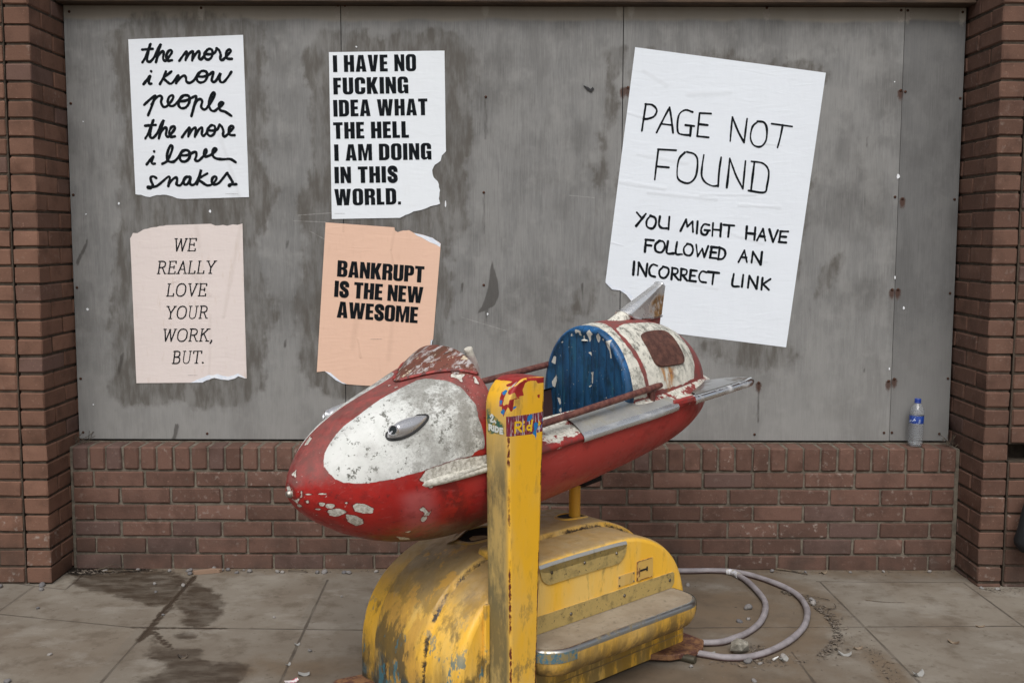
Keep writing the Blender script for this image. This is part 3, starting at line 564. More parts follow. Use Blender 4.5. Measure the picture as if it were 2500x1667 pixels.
def serif(mb, text, b0, b1, cap, y0, shear=.2):
    W = sum(SER[c][0] + .14 for c in text) - .14; b0 = np.array(b0); b1 = np.array(b1); e = (b1 - b0) / (W + .1); up = np.array([-e[1], e[0]]); up = up / np.linalg.norm(up) * cap
    x = 0
    for c in text:
        for s in SER[c][1]:
            P = [np.array(p) for p in s]
            if len(P) > 4: P = catmull(P, 5)
            Pw = np.array([b0 + e * (x + p[0] + shear * p[1] * .9) + up * p[1] for p in P])
            for i in ([0] if len(P) > 4 else range(len(P) - 1)):
                seg = Pw if len(P) > 4 else np.array([Pw[i] + (Pw[i + 1] - Pw[i]) * q for q in np.linspace(0, 1, 4)])
                hor = abs((seg[-1] - seg[0])[1]) < .15 * np.linalg.norm(seg[-1] - seg[0])
                ribbon(mb, seg, cap * (.075 if hor else .104) * (1.9 if c == '.' else 1.2 if c == ',' else 1), y0, capn=4)
        x += SER[c][0] + .14

# ------------------------------------------------------------------ posters
def paper_mat(name, col, stain, creases, dirt=.4):
    m = M(name, .62, spec=.35); U, _, V = m.xyz(); n1 = m.noise(5, 4); n2 = m.noise(22, 5, .6, (2.2, 1, .5)); h = m.add(m.mul(m.noise(7, 3, .5, (1.6, 1, .6)), 1.0), m.mul(m.noise(16, 3, .5, (.5, 1, 2.2), 1.2), .35))
    c = m.mix(m.ramp(n1, .3, .75, 0, .22), col, tuple(.88 * x for x in col))
    c = m.mix(m.ramp(n2, .58, .78, 0, dirt), c, stain)
    for (a, b, wd, dep) in creases:
        d = m.add(m.seg(a, b, U, V), m.mul(m.add(m.noise(14, 3), -.5), .016))
        k = m.ramp(m.ma('ABSOLUTE', d), wd * 1.5, 0); h = m.add(h, m.mul(k, dep * .35)); c = m.mix(m.mul(k, .13), c, tuple(.6 * x for x in stain))
    m.col(c).bump(h, .5, .006); return m.mat
mi = M("black_ink", .8, spec=.08); mi.col(mi.mix(mi.ramp(mi.noise(60, 4), .4, .8), (.006, .008, .010), (.014, .016, .020)))
INK = mi.mat
mi = M("pale_ink", .6); mi.col((.23, .22, .21)); INK2 = mi.mat
mt = M("torn_paper", .8); mt.col(mt.mix(mt.ramp(mt.noise(60, 4), .3, .7), (.66, .72, .82), (.8, .83, .88))); TORN = mt.mat
YP, YT, YI = .1076, .1070, .1066
def poster(k, mat, label):
    lp = OUT[k]; c = np.mean(np.array(lp), 0)
    o = MB().slab(lp, lambda a, b, t_: (a, YP + t_, b), .0012).build("poster", mat, loc=(0, 0, 0), smooth=0)
    return tag(o, label, "poster")
def torn(par, f, loops):
    for l in loops: MB().poly([[tuple(f(*p)) for p in l]], lambda a, b: (a, YT, b)).build("torn_edge", TORN, parent=par, smooth=0)
def lettering(mb, par, mat=None, name="lettering"): return mb.build(name, mat or INK, parent=par, smooth=0)
def credit(par, f, x0, x1, y):
    mb = MB(); x = x0
    while x < x1:
        L = random.uniform(3, 9); P = np.array([f(x, y), f(min(x + L, x1), y)]); ribbon(mb, P, .0016, YI, capn=0); x += L + random.uniform(2, 4)
    lettering(mb, par, INK2, "small_print")

# 1 handwriting in joined script
p1 = poster(1, paper_mat("white_paper", (.74, .775, .82), (.62, .62, .60), [((.66, 1.93), (.76, 1.60), .010, .7), ((.83, 1.93), (.87, 1.72), .008, .5), ((.72, 1.66), (.78, 1.60), .02, .5)], .12), "white poster in black joined handwriting about people and snakes")
THE = [[(212,303),(240,255),(285,140)], [(279,145),(266,200),(254,262),(258,292),(282,296),(318,255),(352,180),(376,140),(372,152),(352,215),(332,302)], [(336,292),(352,245),(388,206),(402,220),(396,268),(414,289),(440,264),(474,215),(464,195),(440,208),(425,250),(438,287),(476,284)], [(210,190),(258,186),(305,183)]]
MORE = [[(540,290),(572,245),(603,207),(606,228),(596,284)], [(599,270),(630,224),(657,205),(663,222),(655,286)], [(659,270),(686,228),(713,203),(721,222),(716,262),(734,276),(764,242),(778,205),(803,184),(830,192),(835,225),(826,258),(796,279),(768,262),(766,225),(790,192)], [(770,228),(812,231),(853,220),(876,177)], [(872,180),(894,196),(908,235),(905,270),(920,284),(948,262),(978,228),(998,205),(986,188),(962,206),(955,245),(972,270),(1008,272)]]
KNOW = [[(222,497),(256,454),(281,424),(278,440),(268,470),(276,493),(293,492)], [(289,381),(291,384)], [(421,384),(403,432),(368,496)], [(470,384),(436,412),(400,440),(424,468),(456,492),(482,482),(512,440),(531,418),(527,445),(512,488)], [(516,478),(552,438),(584,420),(599,440),(603,470),(628,486),(664,468),(690,432),(712,398),(748,379),(782,390),(789,428),(766,470),(724,482),(698,460),(698,425),(722,394)], [(703,428),(752,430),(802,414),(841,388),(838,420),(829,462),(850,478),(878,450),(906,403),(898,440),(906,474),(934,478),(970,438),(1003,388)]]
PEOP = [[(228,680),(278,634),(328,598),(310,650),(286,716),(263,772)], [(294,678),(330,622),(366,600),(386,616),(378,655),(395,694),(424,696),(460,660),(486,618),(478,596),(452,608),(438,648),(450,684),(484,690),(518,664),(538,640),(560,606),(598,595),(628,608),(630,654),(602,700),(560,710),(534,684),(542,640),(572,604)], [(545,650),(600,642),(650,618),(692,606),(676,676),(648,780)], [(664,704),(698,644),(728,630),(744,650),(735,698),(760,722),(786,708),(826,648),(856,588),(842,570),(818,612),(804,678),(820,724),(850,736),(882,714),(918,684),(931,664),(912,656),(894,680),(904,726),(948,742),(1003,778)]]
LOVE = [[(250,1210),(282,1168),(308,1138),(304,1156),(294,1188),(304,1204),(323,1202)], [(316,1093),(318,1096)], [(388,1205),(432,1178),(468,1104),(480,1052),(462,1043),(440,1088),(430,1150),(446,1182),(486,1186),(520,1160),(548,1120),(574,1086),(610,1084),(632,1106),(630,1150),(598,1182),(560,1180),(545,1148),(558,1106),(590,1084)], [(556,1130),(612,1126),(682,1098),(692,1128),(682,1168),(708,1178),(744,1148),(770,1118),(783,1090),(775,1076),(764,1090),(760,1120),(772,1140),(806,1132),(848,1106),(872,1078),(856,1066),(838,1088),(838,1130),(866,1156),(924,1164),(992,1162),(1042,1190)]]
SNAK = [[(335,1330),(310,1316),(286,1326),(290,1358),(304,1392),(288,1418),(260,1420),(264,1408),(296,1410),(338,1402),(386,1366),(440,1320),(456,1330),(450,1366),(443,1402)], [(449,1384),(484,1340),(514,1326),(521,1352),(516,1388),(546,1396),(572,1368),(602,1326),(632,1318)], [(640,1326),(602,1320),(578,1352),(586,1386),(614,1382),(640,1332),(634,1370),(650,1392),(682,1380),(712,1330),(735,1256),(720,1312),(698,1388)], [(790,1290),(744,1316),(712,1342),(746,1370),(790,1396),(838,1382),(872,1334),(858,1317),(836,1332),(830,1366),(850,1389),(892,1374),(932,1328),(966,1286),(976,1302),(998,1338),(1014,1372),(986,1402),(988,1388),(1048,1386)]]
sh = lambda L, dx, dy: [[(x + dx, y + dy) for x, y in s] for s in L]
for L in (THE + MORE, KNOW, PEOP, sh(THE, 26, 676) + sh(MORE, 24, 678), LOVE, SNAK):
    mb = MB()
    for s in L:
        P = catmull([Z1(*p) for p in s], 9 if len(s) > 2 else 4); ribbon(mb, P, .0118 * wob(P, .2), YI, capn=6)
    lettering(mb, p1)
credit(p1, Z1, 952, 1065, 1472)

# 2 serif
p2 = poster(2, paper_mat("cream_paper", (.71, .63, .60), (.54, .43, .34), [((.50, 1.36), (.60, 1.22), .014, .8), ((.745, 1.53), (.66, 1.12), .009, .7), ((.55, 1.52), (.56, 1.43), .012, .5), ((.42, 1.27), (.46, 1.28), .008, .6), ((.60, 1.13), (.59, .85), .008, .4)], .42), "cream poster with torn lower corner saying we really love your work")
mb = MB()
for tx, x0, x1, yb in [("WE", 500, 732, 309), ("REALLY", 352, 908, 514), ("LOVE", 436, 826, 719), ("YOUR", 430, 842, 923), ("WORK,", 398, 892, 1130), ("BUT.", 490, 812, 1331)]:
    mb = MB(); serif(mb, tx, Z2(x0, yb + 1), Z2(x1 - 22, yb - 2), np.linalg.norm(Z2(0, 0) - Z2(0, 112)), YI); lettering(mb, p2)
credit(p2, Z2, 632, 718, 1440)
torn(p2, Z2, [[(655,1508),(762,1506),(800,1486),(870,1464),(940,1479),(1000,1484),(1060,1469),(1090,1449),(1165,1470),(1120,1442),(1085,1424),(1050,1440),(1000,1452),(950,1446),(900,1428),(860,1440),(820,1438),(770,1460),(720,1478)]])
# 3 heavy type on white
p3 = poster(3, paper_mat("white_paper_b", (.76, .80, .84), (.64, .64, .62), [((1.40, 2.32), (1.45, 2.27), .012, .5), ((1.17, 1.95), (1.27, 1.94), .006, .7), ((1.36, 1.70), (1.30, 1.62), .010, .5)], .10), "white poster of heavy black capitals with its right edge torn away")
mb = MB(); cap3 = np.linalg.norm(Z3(0, 0) - Z3(0, 143))
for tx, x0, y0, x1, y1 in [("I HAVE NO", 187, 268, 893, 258), ("FUCKING", 190, 458, 827, 448), ("IDEA WHAT", 190, 646, 990, 633), ("THE HELL", 190, 835, 832, 825), ("I AM DOING", 198, 1022, 1023, 1010), ("IN THIS", 200, 1212, 735, 1205), ("WORLD.", 200, 1400, 763, 1391)]:
    mb = MB(); heavy(mb, tx, Z3(x0, y0), Z3(x1, y1), cap3, YI, .082, .29); lettering(mb, p3)
credit(p3, Z3, 200, 288, 1468)
# 4 heavy type on peach
p4 = poster(4, paper_mat("peach_paper", (.75, .50, .375), (.54, .33, .22), [((1.44, 1.58), (1.41, 1.42), .007, .7), ((1.41, 1.42), (1.425, 1.30), .005, .7), ((1.43, 1.22), (1.395, .93), .012, .4), ((1.275, 1.25), (1.235, .98), .014, .3), ((1.20, 1.56), (1.20, 1.50), .004, .6), ((1.26, 1.02), (1.27, .94), .005, .9)], .22), "peach poster saying bankrupt is the new awesome, above the rocket nose")
mb = MB(); cap4 = np.linalg.norm(Z4(0, 0) - Z4(10, 146))
for tx, x0, y0, x1, y1 in [("BANKRUPT", 229, 529, 1000, 584), ("IS THE NEW", 203, 709, 990, 767), ("AWESOME", 227, 893, 946, 944)]:
    mb = MB(); heavy(mb, tx, Z4(x0, y0), Z4(x1, y1), cap4, YI, .045, .24); lettering(mb, p4)
credit(p4, Z4, 530, 632, 1085)
torn(p4, Z4, [[(912,141),(1000,161),(1080,186),(1152,238),(1148,268),(1110,244),(1060,226),(1020,204),(980,180),(945,168)], [(122,1371),(160,1401),(220,1451),(280,1480),(318,1486),(270,1466),(238,1440),(206,1414),(172,1384)], [(1084,1089),(1066,1096),(1056,1188),(1064,1190),(1074,1110)]])
# 5 marker capitals on the big tilted sheet
p5 = poster(5, paper_mat("white_paper_c", (.745, .79, .845), (.68, .69, .70), [((2.42, 1.72), (2.62, 1.69), .010, .9), ((2.55, 1.675), (2.85, 1.645), .010, .9), ((2.78, 1.665), (3.02, 1.665), .008, .7), ((2.95, 1.62), (3.13, 1.61), .008, .8), ((2.72, 2.10), (2.90, 2.11), .014, .7), ((2.52, 2.20), (2.62, 2.14), .010, .4), ((2.45, 2.02), (2.52, 2.0), .006, .6), ((3.05, 1.89), (3.13, 1.88), .006, .6), ((2.9, 1.50), (3.06, 1.45), .010, .6), ((2.36, 1.46), (2.44, 1.44), .006, .7), ((2.97, 1.38), (3.08, 1.37), .006, .6), ((2.75, 1.27), (2.86, 1.25), .010, .4), ((2.5, 1.84), (2.72, 1.80), .009, .5)], .08), "large tilted white poster reading page not found above the rocket tail")
BIG = [[(258,335),(248,400),(238,468)],[(256,336),(290,340),(312,365),(300,395),(270,408),(246,410)],[(311,477),(350,400),(376,352)],[(376,352),(385,410),(393,478)],[(338,434),(385,440)],[(490,375),(455,365),(425,385),(415,430),(418,475),(440,487),(478,490)],[(482,452),(478,494)],[(455,440),(498,445)],[(525,380),(513,495)],[(525,380),(582,383)],[(520,435),(565,440)],[(513,495),(570,501)],
 [(677,520),(682,460),(688,400)],[(688,400),(716,470),(746,526)],[(746,526),(753,470),(761,408)],[(818,420),(788,448),(778,503),(795,540),(830,546),(855,515),(859,458),(845,427),(812,421)],[(883,433),(985,447)],[(938,440),(926,500),(912,552)],
 [(320,560),(310,640),(302,710)],[(318,560),(408,565)],[(312,645),(372,650)],[(452,575),(422,610),(413,680),(425,714),(470,728),(505,695),(515,620),(500,585),(462,573)],[(546,588),(537,650),(536,695),(555,725),(590,742),(618,740)],[(632,600),(622,670),(617,745)],[(660,750),(668,680),(675,605)],[(675,605),(706,690),(740,756)],[(740,756),(746,690),(753,618)],[(797,625),(788,700),(780,768)],[(783,620),(840,630),(868,668),(860,740),(845,774),(768,765)]]
SML = [[(213,873),(240,905)],[(258,880),(236,908),(210,940)],[(284,888),(263,912),(264,943),(290,953),(306,932),(305,902),(280,889)],[(328,893),(323,932),(336,950),(362,952)],[(375,895),(370,957)],[(430,965),(458,908)],[(458,908),(464,944)],[(464,944),(490,918)],[(490,918),(492,970)],[(515,918),(511,977)],[(573,936),(548,932),(533,955),(536,978),(556,984),(568,965)],[(550,961),(576,963)],[(592,926),(588,990)],[(632,930),(628,992)],[(590,958),(630,961)],[(645,935),(697,939)],[(673,937),(667,994)],
 [(760,943),(755,1005)],[(802,948),(797,1010)],[(757,976),(800,980)],[(810,1012),(840,955)],[(840,955),(852,1014)],[(823,990),(848,994)],[(872,958),(890,1020)],[(890,1020),(914,962)],[(928,967),(920,1020)],[(926,967),(965,968)],[(925,993),(955,995)],[(918,1020),(955,1023)],
 [(258,1008),(253,1069)],[(256,1008),(297,1012)],[(256,1035),(285,1038)],[(327,1013),(305,1034),(308,1064),(335,1071),(352,1045),(345,1019),(322,1014)],[(368,1016),(362,1073),(396,1077)],[(413,1020),(407,1077),(438,1081)],[(467,1028),(447,1050),(452,1080),(478,1086),(492,1062),(485,1036),(462,1029)],[(508,1033),(515,1092)],[(515,1092),(538,1053)],[(538,1053),(548,1095)],[(548,1095),(568,1040)],[(585,1045),(577,1098)],[(583,1045),(616,1048)],[(580,1070),(607,1073)],[(575,1098),(609,1101)],[(625,1048),(618,1103)],[(622,1046),(648,1060),(652,1085),(638,1103),(616,1105)],
 [(718,1120),(748,1062)],[(748,1062),(760,1120)],[(733,1095),(757,1098)],[(783,1122),(790,1068)],[(790,1068),(828,1132)],[(828,1132),(835,1070)],
 [(200,1118),(195,1182)],[(218,1184),(223,1123)],[(223,1123),(258,1190)],[(258,1190),(265,1128)],[(315,1138),(292,1132),(275,1155),(280,1184),(304,1193)],[(347,1141),(325,1164),(330,1192),(352,1198),(370,1175),(368,1151),(342,1142)],[(390,1148),(385,1205)],[(388,1148),(415,1155),(412,1176),(388,1180)],[(396,1180),(420,1208)],[(435,1153),(430,1209)],[(433,1153),(460,1160),(457,1181),(433,1185)],[(441,1185),(463,1212)],[(482,1160),(475,1213)],[(480,1160),(511,1163)],[(478,1186),(502,1188)],[(473,1212),(506,1216)],[(560,1171),(537,1166),(522,1190),(530,1215),(557,1221)],[(567,1168),(622,1174)],[(595,1172),(588,1230)],
 [(695,1178),(688,1235),(721,1241)],[(742,1183),(735,1242)],[(765,1247),(772,1188)],[(772,1188),(808,1252)],[(808,1252),(815,1193)],[(838,1198),(832,1257)],[(877,1204),(840,1229)],[(840,1229),(869,1257)]]
def line_of(s): return int(s[0][1] - .145 * (s[0][0] - 250) > (490 if s[0][1] < 800 else 980)) + int(s[0][1] >= 800 and s[0][1] - .145 * (s[0][0] - 250) > 1095)
for L, wd in ((BIG, .0098), (SML, .0112)):
  for ln_ in range(3):
    mb = MB()
    for s in L:
        if line_of(s) != ln_: continue
        P = catmull([Z5(*p) for p in s], 8 if len(s) > 2 else 6); ribbon(mb, P, wd * .88 * wob(P, .3), YI, capn=5)
    if mb.n: lettering(mb, p5)
torn(p5, Z5, [[(57,1221),(90,1256),(130,1261),(160,1281),(180,1306),(200,1331),(206,1322),(190,1290),(168,1268),(140,1250),(96,1240)]])

# ------------------------------------------------------------------ paving
def ground_mat():
    m = M("paving", .82, spec=.3); X_, Y_, _ = m.xyz(); n1 = m.noise(1.7, 5, .6); n2 = m.noise(8, 6, .65); n3 = m.noise(90, 4, .7); n4 = m.noise(260, 2)
    c = m.mix(m.ramp(n1, .35, .68), (.165, .133, .100), (.235, .206, .166))
    # each slab its own tone
    mp = m.n("ShaderNodeTexWhiteNoise", noise_dimensions='2D')
    cx = m.n("ShaderNodeCombineXYZ"); m.put(cx.inputs[0], m.ma('FLOOR', m.mul(m.add(X_, .07), 1.667))); m.put(cx.inputs[1], m.ma('FLOOR', m.mul(m.add(Y_, 1.9), 1.72)))
    m.put(mp.inputs[0], cx.outputs[0])
    c = m.mix(m.mul(mp.outputs[0], .35), c, (.125, .118, .104))
    c = m.mix(m.ramp(n2, .48, .68, 0, .6), c, (.098, .074, .052)); c = m.mix(m.mul(m.ramp(m.noise(3.1, 6, .65, (1, 1.6, 1)), .52, .66), .5), c, (.275, .252, .215)); c = m.mix(m.mul(m.ramp(m.noise(20, 5, .7), .58, .68), .5), c, (.085, .066, .048))
    c = m.mix(m.ramp(n3, .60, .76, 0, .4), c, (.31, .28, .24))
    c = m.mix(m.ramp(n4, .66, .75, 0, .5), c, (.05, .042, .036))
    dirt = m.ramp(m.add(m.attr("dirt"), m.mul(m.add(m.noise(6, 5, .65), -.5), .30)), -.06, .10)
    c = m.mix(m.mul(dirt, .78), c, m.mix(m.ramp(n2, .3, .7), (.105, .075, .048), (.16, .115, .074)))
    line = None
    for a, b in [((-.4, -.50), (.492, -.719)), ((.492, -.719), (1.9, -.76)), ((.565, -.10), (.59, -1.7)), ((-.074, -.246), (-.08, -.60)), ((1.153, -.153), (1.19, -1.7)), ((-.3, -.17), (.076, -.289)), ((.076, -.289), (.068, .0)), ((3.28, -.157), (3.33, -1.7)), ((2.3, -.72), (4.6, -.67)), ((3.898, -.174), (3.93, -1.7)), ((2.955, -.95), (2.975, -1.7)), ((3.27, -.157), (3.90, -.165)), ((1.77, -.76), (1.78, -1.7))]:
        d = m.seg(a, b, X_, Y_); line = d if line is None else m.ma('MINIMUM', line, d)
    ln = m.ramp(m.add(line, m.mul(m.add(n2, -.5), .012)), .0070, .0015)
    c = m.mix(m.mul(ln, m.ramp(m.noise(5, 4), .35, .6, .35, .8)), c, (.058, .046, .036))
    wet = m.attr("wet"); we = m.ramp(m.add(wet, m.mul(m.add(m.noise(13, 6, .72), -.5), .14)), -.016, .020)
    seam = m.ramp(m.add(m.attr("wetseam"), m.mul(m.add(m.noise(40, 4), -.5), .03)), -.004, .006)
    we = m.mx(m.mul(we, m.ramp(m.noise(10, 5, .6, (1, 2.2, 1)), .32, .62, .55, 1.)), seam)
    c = m.mix(m.mul(we, .86), c, (.036, .024, .015))
    mu = m.ramp(m.add(m.attr("muck"), m.mul(m.add(m.noise(35, 5, .7), -.5), .09)), -.01, .02)
    c = m.mix(m.mul(mu, .93), c, (.010, .008, .006))
    m.col(c); m.set("Roughness", m.ramp(we, 0, 1, .86, .5))
    m.bump(m.add(m.add(m.mul(n2, .8), m.mul(n3, .35)), m.mul(ln, -1.2)), .45, .006); return m.mat
GM = ground_mat()
WET = [[(-.007,-.053),(-.02,.05),(.192,.02),(.361,.0),(.476,-.071),(.551,-.157),(.582,-.493),(.497,-.484),(.431,-.438),(.288,-.363),(.167,-.285),(.098,-.245)],[(.57,-.199),(.629,-.22),(.717,-.32),(.781,-.436),(.811,-.563),(.801,-.65),(.786,-.725),(.718,-.718),(.679,-.685),(.665,-.582),(.606,-.511),(.58,-.547)],[(.651,-.995),(.694,-.936),(.835,-.935),(.859,-1.022),(.909,-1.063),(1.04,-1.063),(1.058,-1.157),(1.03,-1.30),(.66,-1.34),(.744,-1.159),(.749,-1.092)],[(.691,-.783),(.785,-.782),(.78,-.845),(.717,-.83)],[(.60,-.80),(.70,-.92),(.72,-.93),(.68,-.98)]]
HA = [(2.55,-.02),(2.694,-.058),(2.827,-.05),(2.921,-.063),(2.988,-.106),(3.051,-.185),(3.106,-.288),(3.13,-.396),(3.123,-.526),(3.096,-.633),(3.048,-.75),(2.97,-.869),(2.877,-.967),(2.786,-1.025),(2.702,-1.033),(2.64,-1.009),(2.585,-.985)]
HB = [(2.921,-.075),(2.940,-.13),(2.958,-.196),(2.972,-.319),(2.974,-.454),(2.944,-.581),(2.893,-.702),(2.824,-.80),(2.753,-.863),(2.701,-.894),(2.62,-.90)]
xs = np.linspace(-1.6, 5.6, 360); ys = np.linspace(-1.9, .25, 108); XX, YY = np.meshgrid(xs, ys, indexing='ij')
wetv = sdfs(XX, YY, WET)
def sd(a, b): 
    ex, ey = b[0] - a[0], b[1] - a[1]; t = np.clip(((XX - a[0]) * ex + (YY - a[1]) * ey) / (ex * ex + ey * ey), 0, 1); return np.hypot(XX - a[0] - t * ex, YY - a[1] - t * ey)
ws = np.maximum.reduce([.016 - sd((.565, -.12), (.581, -.86)), .010 - sd((.50, -.722), (.86, -.735)), .014 - sd((.60, -.77), (.72, -.93))])
muck = np.maximum.reduce([.07 - np.hypot((XX - .06) / 1.6, YY + .035), .04 - np.hypot((XX - .26) / 2.5, YY + .02)])
hoseline = np.minimum.reduce([sd(a, b) for a, b in zip(HA[:-1], HA[1:])])
dirt = np.maximum.reduce([.07 - np.abs(YY + .0) * .9, .30 - np.hypot((XX - 2.75) / 1.35, YY + .55), .13 - hoseline, .22 - np.hypot((XX - 2.4) / 3., YY + 1.25), .20 - np.hypot((XX - 3.24) * 3.2, YY + 1.1), .10 - np.hypot((XX - 1.25) / 2.2, YY + 1.1)])
zz = np.zeros(XX.shape)
o = MB().grid(np.stack([XX, YY, zz], -1), wet=wetv.ravel(), wetseam=ws.ravel(), muck=muck.ravel(), dirt=dirt.ravel()).build("pavement", GM, smooth=0); tag(o, kind="structure")
o = MB().add([(-40, -40, -.006), (40, -40, -.006), (40, 1, -.006), (-40, 1, -.006)], [[0, 1, 2, 3]], 0, wet=-1., wetseam=-1., muck=-1., dirt=-1.).build("ground", GM, smooth=0); tag(o, kind="structure")
# ================================================================== the ride
PSI = R(43); RIDE = (2.5758, -.9195, 0.)
def L(u, v, w_): return np.stack(np.broadcast_arrays(u, -np.asarray(v, float), w_), -1)      # ride frame: u along to the tail, v to the near side, w up
ride = tag(empty("kiddie_ride", RIDE, PSI), "coin operated red and white rocket ride on a yellow base with coin post", "kiddie ride")

def yellow_mat(name, base=(.60, .33, .035), pale=(.55, .36, .12), grime=.5, streak=(1, 1, .3), low=0., top=0.):
    m = M(name, .42, spec=.45); _, _, z = m.xyz(); n1 = m.noise(5, 5, .6, streak); n2 = m.noise(28, 6, .65, streak); n3 = m.noise(150, 3, .6); n4 = m.noise(11, 6, .7, streak)
    c = m.mix(m.ramp(n1, .40, .62), base, pale)
    c = m.mix(m.ramp(n4, .58, .70, 0, .7), c, tuple(x * y for x, y in zip(base, (.9, .92, .5))))
    g = m.mul(m.ramp(n2, .54, .70), m.ramp(n1, .28, .62, .25, 1)); 
    if low: g = m.mx(g, m.mul(m.ramp(m.add(z, m.mul(m.add(n4, -.5), .35)), low, low - .16), m.ramp(n2, .34, .52)))
    c = m.mix(m.mul(g, grime), c, (.060, .050, .030))
    c = m.mix(m.mul(m.ramp(n3, .70, .76), .75), c, (.030, .016, .010))
    if top:
        nz = m.n("ShaderNodeSeparateXYZ"); m.put(nz.inputs[0], m.n("ShaderNodeNewGeometry").outputs["Normal"])
        d = m.ramp(m.add(nz.outputs[2], m.mul(m.add(n4, -.5), .55)), .40, .95)
        c = m.mix(m.mul(d, top), c, m.mix(m.ramp(n2, .3, .7), (.185, .140, .092), (.27, .21, .14)))   # settled dust on what lies flat
    return m, c, (n1, n2, n3, n4)
def fin(m, c, ns, rough=(.35, .8), b=.25):
    m.col(c); m.set("Roughness", m.ramp(ns[1], .4, .7, *rough)); m.bump(m.add(m.mul(ns[1], .6), m.mul(ns[2], .3)), b, .004); return m.mat

# ---- base: a loaf of yellow glass fibre in three bands
UC, UA = -.533, .535
def prof(n=60, o=0.):
    t = np.linspace(0, math.pi, n); ct, st = np.cos(t), np.sin(t); N_ = 2.6
    u = UC + (UA + o) * np.sign(ct) * np.abs(ct) ** (2 / N_); w_ = .12 + (.37 + o) * np.abs(st) ** (2 / N_)
    w_ = np.where(w_ > .466 + o, .466 + o + .014 * (1 - np.exp(-(w_ - .466 - o) / .014)), w_)
    u = np.concatenate([[UC + UA + o] * 5, u, [UC - UA - o] * 5]); w_ = np.concatenate([np.linspace(.012, .11, 5), w_, np.linspace(.11, .012, 5)])
    return u, w_
vs = [(-.50, -.014), (-.496, -.005), (-.488, 0), (-.412, 0), (-.406, .003), (-.400, .015), (-.392, .019), (-.28, .020), (-.172, .019), (-.164, .015), (-.158, .003), (-.152, 0), (-.018, 0), (-.008, -.004), (-.002, -.010), (0, -.018)]
G = []
for v, o in vs:
    u, w_ = prof(72, o); G.append(L(u, v + 0 * u, w_))
m, c, ns = yellow_mat("base_yellow", base=(.83, .46, .04), pale=(.76, .49, .13), grime=.62, low=.24, top=.76)
x_, y_, z_ = m.xyz()
endm = m.ramp(x_, -.70, -.88)                                     # the worn nose end of the hump
midb = m.ramp(m.ma('ABSOLUTE', m.add(y_, -.285)), .135, .105)           # the sunk middle band holds the most dirt
bl = m.mul(endm, m.mul(m.ramp(m.add(m.noise(9, 6, .7, (1, 1, .45)), m.mul(midb, .10)), .50, .60), m.ramp(z_, .50, .22)))
c = m.mix(m.mul(m.mul(m.mul(midb, m.ramp(x_, -.60, -.80)), m.ramp(m.noise(7, 5, .65, (1, 1, .5)), .30, .72)), .46), c, (.165, .128, .080))
c = m.mix(m.mul(bl, .80), c, (.050, .046, .032)); c = m.mix(m.mul(m.mul(endm, m.ramp(m.add(z_, m.mul(m.add(m.noise(10, 6, .7, (1, 1, .5)), -.5), .5)), .17, .05)), .9), c, m.mix(m.ramp(m.noise(26, 5, .7), .45, .6), (.022, .028, .026), (.05, .10, .12)))
c = m.mix(m.mul(m.mul(endm, m.mul(midb, m.ramp(m.noise(12, 5, .7, (1, 1, .38)), .53, .58))), .75), c, (.56, .31, .06))
c = m.mix(m.mul(m.mul(endm, m.mul(m.ramp(m.noise(15, 5, .7, (1, 1, .4)), .570, .600), m.ramp(z_, .42, .16))), .9), c, (.050, .165, .21))
for vv in (-.404, -.158):                                         # cracked paint along the two steps
    k = m.ramp(m.add(m.ma('ABSOLUTE', m.add(y_, vv)), m.mul(m.add(m.noise(60, 5, .7), -.5), .02)), .005, .001)
    c = m.mix(m.mul(k, m.ramp(m.noise(14, 4), .40, .55)), c, (.030, .022, .014))
BASEM = fin(m, c, ns, b=.35)
mb = MB(); mb.grid(np.array(G))
for g in (G[0], G[-1]): mb.add(g, [list(range(len(g)))])
base = mb.build("base", BASEM, parent=ride, smooth=38)
# skirt strip along the foot of the near side
sk = MB(); sk.box(L(-.70, .0035, .014), L(-.02, -.006, .062), .002); sk.build("skirt", BASEM, parent=base, smooth=30)

# ---- metal
def metal(name, col=(.52, .53, .54), rough=.28, dirt=(.16, .13, .09), amt=.5, brush=None, rust=None, sc=12, metalness=1.):
    m = M(name, rough, metalness); n = m.noise(sc, 6, .65); n2 = m.noise(70, 4, .6, brush or (1, 1, 1))
    k = m.ramp(n, .48, .66, 0, amt); c = m.mix(k, col, dirt); r = m.ramp(n, .45, .7, rough, .75)
    if rust is not None:
        f = m.mul(m.ramp(m.noise(34, 5, .6, (1, 1, .5)), .33, .52), m.edge("rust", .014, 30, .012)); c = m.mix(f, c, m.mix(m.ramp(n2, .35, .65), (.13, .066, .022), (.27, .15, .055))); m.set("Metallic", m.ramp(f, 0, 1, .72, 0)); r = m.mx(r, m.mul(f, .8))
    m.col(c); m.set("Roughness", r); m.bump(m.add(n, m.mul(n2, .2)), .03, .003); return m.mat
CHROME = metal("chrome", (.80, .81, .82), .10, (.34, .32, .29), .25)
ALU = metal("worn_aluminium", (.56, .56, .53), .42, (.38, .36, .30), .8, (1, 12, 1), metalness=.75)
